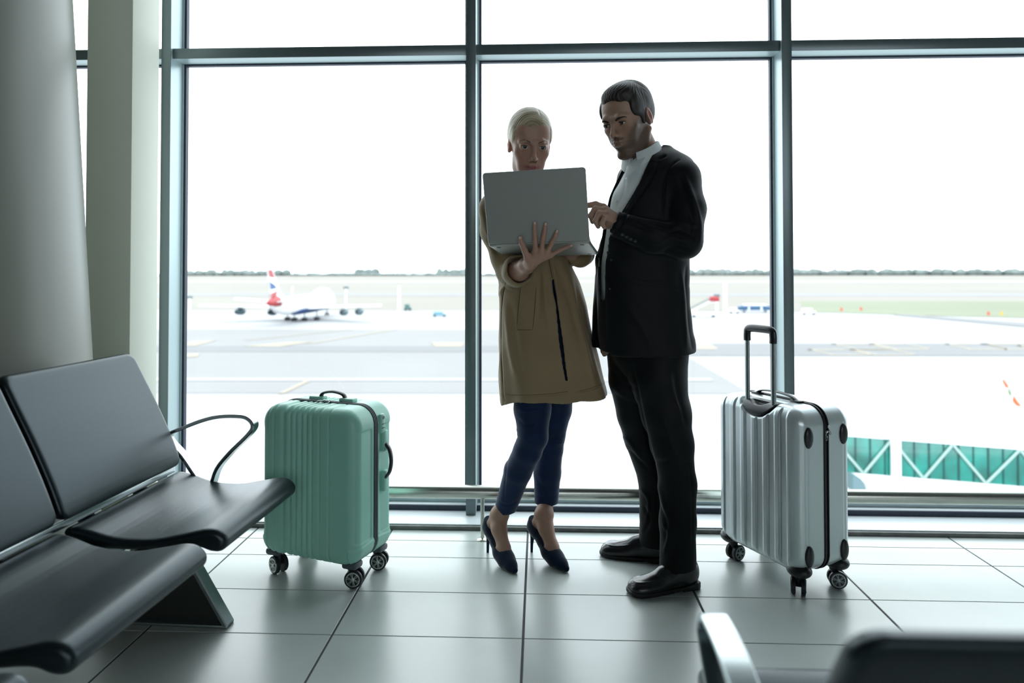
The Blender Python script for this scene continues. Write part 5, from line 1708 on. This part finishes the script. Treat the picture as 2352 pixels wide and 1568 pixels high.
# jacket
rows = [(338, 1490, 1538, 2.665, .05), (352, 1466, 1560, 2.66, .075), (368, 1440, 1588, 2.645, .10), (400, 1424, 1600, 2.635, .125), (450, 1400, 1600, 2.625, .138), (500, 1389, 1592, 2.62, .142), (560, 1381, 1583, 2.615, .142),
        (600, 1374, 1580, 2.61, .142), (650, 1371, 1580, 2.61, .144), (700, 1371, 1581, 2.61, .148), (760, 1373, 1587, 2.61, .153), (812, 1380, 1596, 2.61, .158), (850, 1382, 1599, 2.61, .16)]
jk = Field(at(1350, 850, 2.6) - (.06, .30, 0), at(1630, 320, 2.62) + (.06, .24, .03), .0040)
d, (x0, y0, a, b) = stack(jk, rows, n=2.4)
jk.d = d.copy()
ins = (d + .009).astype(np.float32)
jk.chain([at(1530, 398, 2.60), at(1562, 412, 2.565), at(1581, 480, 2.505), at(1573, 556, 2.468)], [.075, .071, .0610, .0570], .022)
jk.chain([at(1573, 556, 2.468), at(1500, 543, 2.455), at(1405, 512, 2.465)], [.0570, .0530, .0440], .02)
jk.chain([at(1465, 402, 2.70), at(1454, 412, 2.74), at(1410, 560, 2.77), at(1398, 600, 2.765), at(1381, 790, 2.70)], [.064, .060, .050, .050, .0400], .02)
keep = jk.d.copy()
# hollow body so that the shirt shows in the open front
hollow = np.where(jk.Z < 1.50, np.maximum(jk.d, -ins), jk.d).astype(np.float32)
openp = [(1513, 322), (1509, 338), (1470, 418), (1430, 482), (1402, 545), (1394, 600), (1392, 640), (1391, 688), (1385, 692), (1382, 660), (1381, 640), (1383, 590), (1385, 530), (1389, 475), (1402, 430), (1412, 395), (1420, 350), (1440, 318)]
op = poly_sdf([(p[0], p[2]) for p in prism_in_view(openp, 2.50)])
e = op(jk.X, jk.Z).astype(np.float32)
frontm = jk.Y < 2.635
torso_only = d < .012
jk.d = np.where(frontm & torso_only, np.maximum(hollow, -e), hollow).astype(np.float32)
# collar hole for the neck
jk.cap(at(1478, 352, 2.63), at(1468, 300, 2.60), .070, .085, .006, 's')
hemz = at(1480, 818, 2.5)[2]
sl_in = (jk.X > at(1398, 800, 2.6)[0])
jk.d = np.where(sl_in, np.maximum(jk.d, hemz + .010 * np.clip((jk.X - .45) / .15, 0, 1) - jk.Z), np.maximum(jk.d, at(1380, 797, 2.7)[2] - jk.Z)).astype(np.float32)
# flat cuff
cu = at(1411, 514, 2.464); axc = at(1350, 496, 2.464) - cu; axc /= np.linalg.norm(axc)
def cuffcut(X, Y, Z):
    al = (X - cu[0]) * axc[0] + (Y - cu[1]) * axc[1] + (Z - cu[2]) * axc[2]
    rd = np.sqrt(np.maximum((X - cu[0]) ** 2 + (Y - cu[1]) ** 2 + (Z - cu[2]) ** 2 - al ** 2, 0))
    return np.maximum(-al, rd - .070).astype(np.float32)
mask = jk.Y < 2.56
sv = jk.d.copy()
jk.put(cuffcut, cu - .1, cu + .1, .002, 's')
jk.d = np.where(mask, jk.d, sv)
jk.cap(cu - axc * .018, cu + axc * .08, .0355, .0355, 0, 's')
jl = [(a_, b_, c_ * 1.35) for a_, b_, c_ in [([(1513, 372), (1490, 420), (1460, 462), (1436, 500), (1418, 530)], 2.4, -.004), ([(1508, 372), (1486, 418), (1456, 460), (1432, 498)], 4, .003), ([(1511, 366), (1530, 356)], 2.2, -.004),
      ([(1560, 364), (1536, 388), (1526, 430), (1524, 490)], 2.0, -.005), ([(1570, 400), (1590, 450), (1606, 510), (1608, 560)], 6, .0045), ([(1560, 410), (1578, 460), (1592, 520), (1595, 560)], 6, -.0045),
      ([(1545, 520), (1570, 512), (1600, 520)], 6, .004), ([(1530, 540), (1560, 528), (1598, 545)], 5, -.004), ([(1505, 560), (1540, 548), (1590, 560)], 5, .0035), ([(1520, 580), (1550, 570), (1590, 580)], 5, -.003),
      ([(1480, 520), (1520, 530), (1555, 545)], 5, .003), ([(1440, 505), (1470, 520), (1500, 530)], 4, -.0025), ([(1470, 640), (1520, 650), (1565, 662)], 2.2, -.002), ([(1400, 600), (1440, 640), (1500, 650)], 9, .003),
      ([(1576, 610), (1580, 700), (1590, 800)], 3, -.005), ([(1566, 620), (1570, 700), (1578, 800)], 5, .004), ([(1584, 660), (1592, 740), (1597, 806)], 3, .004), ([(1400, 620), (1398, 700), (1400, 790)], 5, .0025), ([(1430, 690), (1480, 760), (1500, 812)], 10, .003)]]
jo = jk.build('suit_jacket', M_suit, Mn, True, post=drape(jl, noise=[(30, 18, 22, .0010, 0), (14, 40, 35, .0008, 1)]), smooth_it=1)
on_cloth(jo, [(1509, 340), (1530, 354), (1512, 372), (1496, 370)], 'lapel_collar', M_suit, Mn, nu=8, nv=8)
on_cloth(jo, [(1499, 372), (1514, 373), (1454, 476), (1438, 480)], 'lapel', M_suit, Mn, nu=8, nv=24)
seam(jo, [(1562, 366), (1543, 382), (1530, 415), (1525, 450), (1525, 500)], .0012, M_seamk, Mn)
seam(jo, [(1515, 374), (1490, 420), (1472, 448), (1455, 476)], .0012, M_seamk, Mn)
seam(jo, [(1440, 660), (1480, 655), (1530, 662), (1560, 668)], .0010, M_seamk, Mn)
seam(jo, [(1450, 476), (1475, 470), (1500, 467)], .0010, M_seamk, Mn)
me_ = jo.data
bvj = BVHTree.FromPolygons([v.co for v in me_.vertices], [tuple(p.vertices) for p in me_.polygons])
for px_, py_ in ((1430, 539), (1440, 544), (1449, 549), (1459, 553), (1404, 597), (1401, 663)):
    hit = bvj.ray_cast(V((0, 0, 1.1377)), sight(px_, py_).normalized())
    if hit[0] is not None:
        r_ = .0068 if px_ > 1420 else .0042
        MB().lathe(hit[0] - hit[1] * .001, hit[1], [(0, 0), (0, r_), (.0025, r_), (.0034, r_ * .8), (.0026, r_ * .55), (.0024, 0)], 20).build('button', M_button, Mn, world=True)

# shirt
sf = Field(at(1370, 720, 2.6) - (.03, .18, 0), at(1590, 320, 2.62) + (.03, .16, .02), .0035)
srow = [(r_[0], r_[1] + 8, r_[2] - 12, r_[3], r_[4] - .014) for r_ in rows[2:10]]
srow = [(362, 1462, 1560, 2.65, .075)] + srow
ds, _ = stack(sf, srow, n=2.3)
sf.d = ds.copy()
sf.cap(at(1492, 385, 2.66), at(1480, 352, 2.645), .072, .066, .02)
sf.cap(at(1480, 356, 2.645), at(1466, 310, 2.62), .058, .075, 0, 's')
so = sf.build('shirt', M_shirt, Mn, True, post=drape([([(1436, 392), (1432, 440), (1414, 480)], 1.8, -.003), ([(1443, 392), (1440, 440), (1424, 480)], 3, .002), ([(1460, 400), (1445, 450), (1425, 485)], 5, -.003), ([(1420, 400), (1412, 440), (1402, 480)], 4, .003)], front=.6), smooth_it=1)
# turned-down collar
cc = at(1474, 350, 2.635); 
cax = np.array((-.30, -.20, 1.0)); cax /= np.linalg.norm(cax)
u1 = np.array((-.62, -.78, 0)); u1 -= cax * (u1 @ cax); u1 /= np.linalg.norm(u1); u2 = np.cross(cax, u1)
def collar_pt(phi, hgt, r_): return cc + cax * hgt + (u1 * math.cos(phi) * 1.02 + u2 * math.sin(phi)) * r_
rings = []
n_ = 40
for q in range(n_ + 1):
    phi = math.radians(12 + (336) * q / n_)
    fr_ = abs(math.cos(phi / 2)) ** 6     # near the opening
    drop = -.018 - .038 * max(0, math.cos(phi)) ** 2.0
    flare = .006 + .020 * max(0, math.cos(phi)) ** 1.5
    top = .024 - .014 * max(0, math.cos(phi))
    rings.append([collar_pt(phi, top - .002, .0655), collar_pt(phi, top, .0685), collar_pt(phi, top - .004, .0715), collar_pt(phi, drop, .0740 + flare), collar_pt(phi, drop - .002, .0715 + flare), collar_pt(phi, top - .012, .0680), collar_pt(phi, top - .03, .066), collar_pt(phi, top - .03, .0635)])
MB().loft(rings).build('shirt_collar', M_shirt, Mn, world=True, auto=50)
bvs = BVHTree.FromPolygons([v.co for v in so.data.vertices], [tuple(p.vertices) for p in so.data.polygons])
for px_, py_ in ((1437, 412), (1417, 463)):
    hit = bvs.ray_cast(V((0, 0, 1.1377)), sight(px_, py_).normalized())
    if hit[0] is not None:
        MB().lathe(hit[0] - hit[1] * .001, hit[1], [(0, 0), (0, .0055), (.0018, .0055), (.0022, .004), (.0016, .003), (.0016, 0)], 18).build('shirt_button', M_wbutton, Mn, world=True)
for quad in ([(1448, 371), (1496, 344), (1470, 388), (1437, 414)], [(1419, 384), (1433, 378), (1429, 414), (1416, 411)]):
    on_cloth(so, quad, 'collar_leaf', M_shirt, Mn, lift=.010, th_=.004, nu=10, nv=10)
# shirt cuff at the wrist
rings = []
for al, r_ in ((-.03, .0335), (.004, .0335), (.006, .0320), (-.03, .0310)):
    f1 = np.cross(axc, (0, 0, 1.)); f1 /= np.linalg.norm(f1); f2 = np.cross(axc, f1)
    rings.append([cu + axc * al + (f1 * math.cos(a_) + f2 * math.sin(a_)) * r_ for a_ in [2 * PI * q / 36 for q in range(36)]])
MB().loft(rings, caps=False, closed=True).build('shirt_cuff', M_suit, Mn, world=True)

# trousers
tf = Field((.18, 2.36, .05), (.66, 2.92, .98), .0042)
tf.cap(at(1478, 800, 2.65), at(1490, 815, 2.64), .120, .120, .03)
tf.chain([at(1518, 770, 2.61), at(1512, 870, 2.590), at(1530, 950, 2.580), at(1543, 1020, 2.572), at(1557, 1110, 2.570), at(1557, 1200, 2.560), at(1556, 1330, 2.555)], [.108, .100, .088, .0770, .0650, .0635, .0665], .02)
tf.chain([at(1450, 770, 2.70), at(1452, 870, 2.700), at(1468, 950, 2.715), at(1481, 1010, 2.73), at(1503, 1095, 2.760), at(1506, 1180, 2.775), at(1503, 1280, 2.785)], [.100, .088, .083, .0760, .0640, .0600, .0620], .012)
zc = np.where((tf.X > at(1530, 1250, 2.6)[0] - (tf.Y - 2.6) * .2) & (tf.Y < 2.665), .070 + (tf.X - .5) * .05, .066)
tf.d = np.maximum(tf.d, (zc - tf.Z)).astype(np.float32)
tl = [([(1452, 835), (1466, 900), (1478, 960), (1497, 1040), (1508, 1085)], 3, -.004), ([(1405, 850), (1430, 880), (1462, 890)], 6, -.004), ([(1402, 880), (1430, 905), (1468, 920)], 6, .004), ([(1535, 840), (1545, 900), (1570, 960)], 5, .004),
      ([(1550, 850), (1560, 920), (1578, 980)], 5, -.004), ([(1430, 1000), (1450, 1020), (1475, 1060)], 5, .004), ([(1440, 1030), (1462, 1050), (1490, 1080)], 4, -.004), ([(1500, 1060), (1530, 1060), (1560, 1040)], 6, -.004),
      ([(1505, 1100), (1520, 1140), (1530, 1190)], 5, .005), ([(1515, 1150), (1530, 1200), (1528, 1240)], 4, -.005), ([(1522, 1200), (1535, 1230), (1525, 1270)], 4, .005), ([(1470, 1120), (1490, 1150), (1485, 1200)], 4, .005), ([(1478, 1160), (1492, 1190), (1480, 1225)], 4, -.005),
      ([(1545, 1180), (1560, 1230), (1570, 1270)], 6, -.003), ([(1580, 1050), (1590, 1150), (1590, 1280)], 2, -.002), ([(1520, 960), (1540, 1010), (1560, 1080)], 7, .004)]
tf.build('trousers', M_suit, Mn, True, post=drape(tl, front=.4, noise=[(35, 20, 18, .001, 0)]), smooth_it=1)

# leather shoes
for H_, T_ in (((.577, 2.567), (.303, 2.482)), ((.512, 2.768), (.243, 2.842))):
    fr = heel_frame(H_, T_)
    q = Field(fr.w((.14, 0, .06)) - (.20, .20, .07), fr.w((.14, 0, .06)) + (.20, .20, .09), .0026)
    q.ell(fr.w((.052, 0, .052)), (.051, .036, .056), 0, 'u', fr.R)
    q.cap(fr.w((.060, 0, .080)), fr.w((.130, 0, .056)), .036, .032, .03)
    q.ell(fr.w((.130, 0, .034)), (.075, .037, .034), .03, 'u', fr.R)
    q.ell(fr.w((.200, .001, .026)), (.062, .0455, .028), .03, 'u', fr.R)
    for w_ in (-.016, .016): q.ell(fr.w((.235, w_, .022)), (.036, .027, .021), .02, 'u', fr.R)
    q.put(lambda X, Y, Z: (.011 - Z + 0 * X + 0 * Y).astype(np.float32), fr.c - .4, fr.c + .4, 0, 'i')
    q.cap(fr.w((.055, 0, .125)), fr.w((.055, 0, .22)), .040, .045, .004, 's')
    lines = []
    L_ = catmull([fr.w((.110, .030, .072)), fr.w((.165, .031, .056)), fr.w((.215, .031, .050)), fr.w((.246, .020, .045)), fr.w((.254, 0, .043)), fr.w((.246, -.020, .045)), fr.w((.215, -.031, .050)), fr.w((.165, -.031, .056)), fr.w((.110, -.030, .072))], 4)
    lines.append(([tuple(p) for p in L_], .0030, .0022))
    up_ = q.build('leather_shoe', M_mleather, Mn, True, smooth_it=1, post=folds(lines))
    s2 = Field(fr.w((.14, 0, .01)) - (.21, .21, .02), fr.w((.14, 0, .01)) + (.21, .21, .03), .0024)
    X, Y, Z = s2.X, s2.Y, s2.Z
    s_ = (X - fr.c[0]) * fr.R[0][0] + (Y - fr.c[1]) * fr.R[0][1]; wv = (X - fr.c[0]) * fr.R[1][0] + (Y - fr.c[1]) * fr.R[1][1]
    hw = np.interp(s_, [-.01, .0, .02, .06, .11, .18, .22, .248, .266, .276, .284], [0, .018, .034, .037, .036, .0450, .0465, .0440, .036, .022, 0])
    e_ = np.maximum(np.abs(wv) - hw, np.maximum(.003 - s_, s_ - .278)) * .8
    bot = np.where(s_ < .082, .0005, .0060 * np.clip((.12 - s_) / .03, 0, 1) + .0005 + .006 * np.clip((s_ - .22) / .06, 0, 1) ** 2)
    topz = .0145 + .008 * np.clip((.09 - s_) / .05, 0, 1) + .004 * np.clip((s_ - .22) / .06, 0, 1)
    s2.d = np.maximum(e_, np.maximum(bot - Z, Z - topz)).astype(np.float32)
    s2.build('sole', M_sole, up_, True, smooth_it=1)
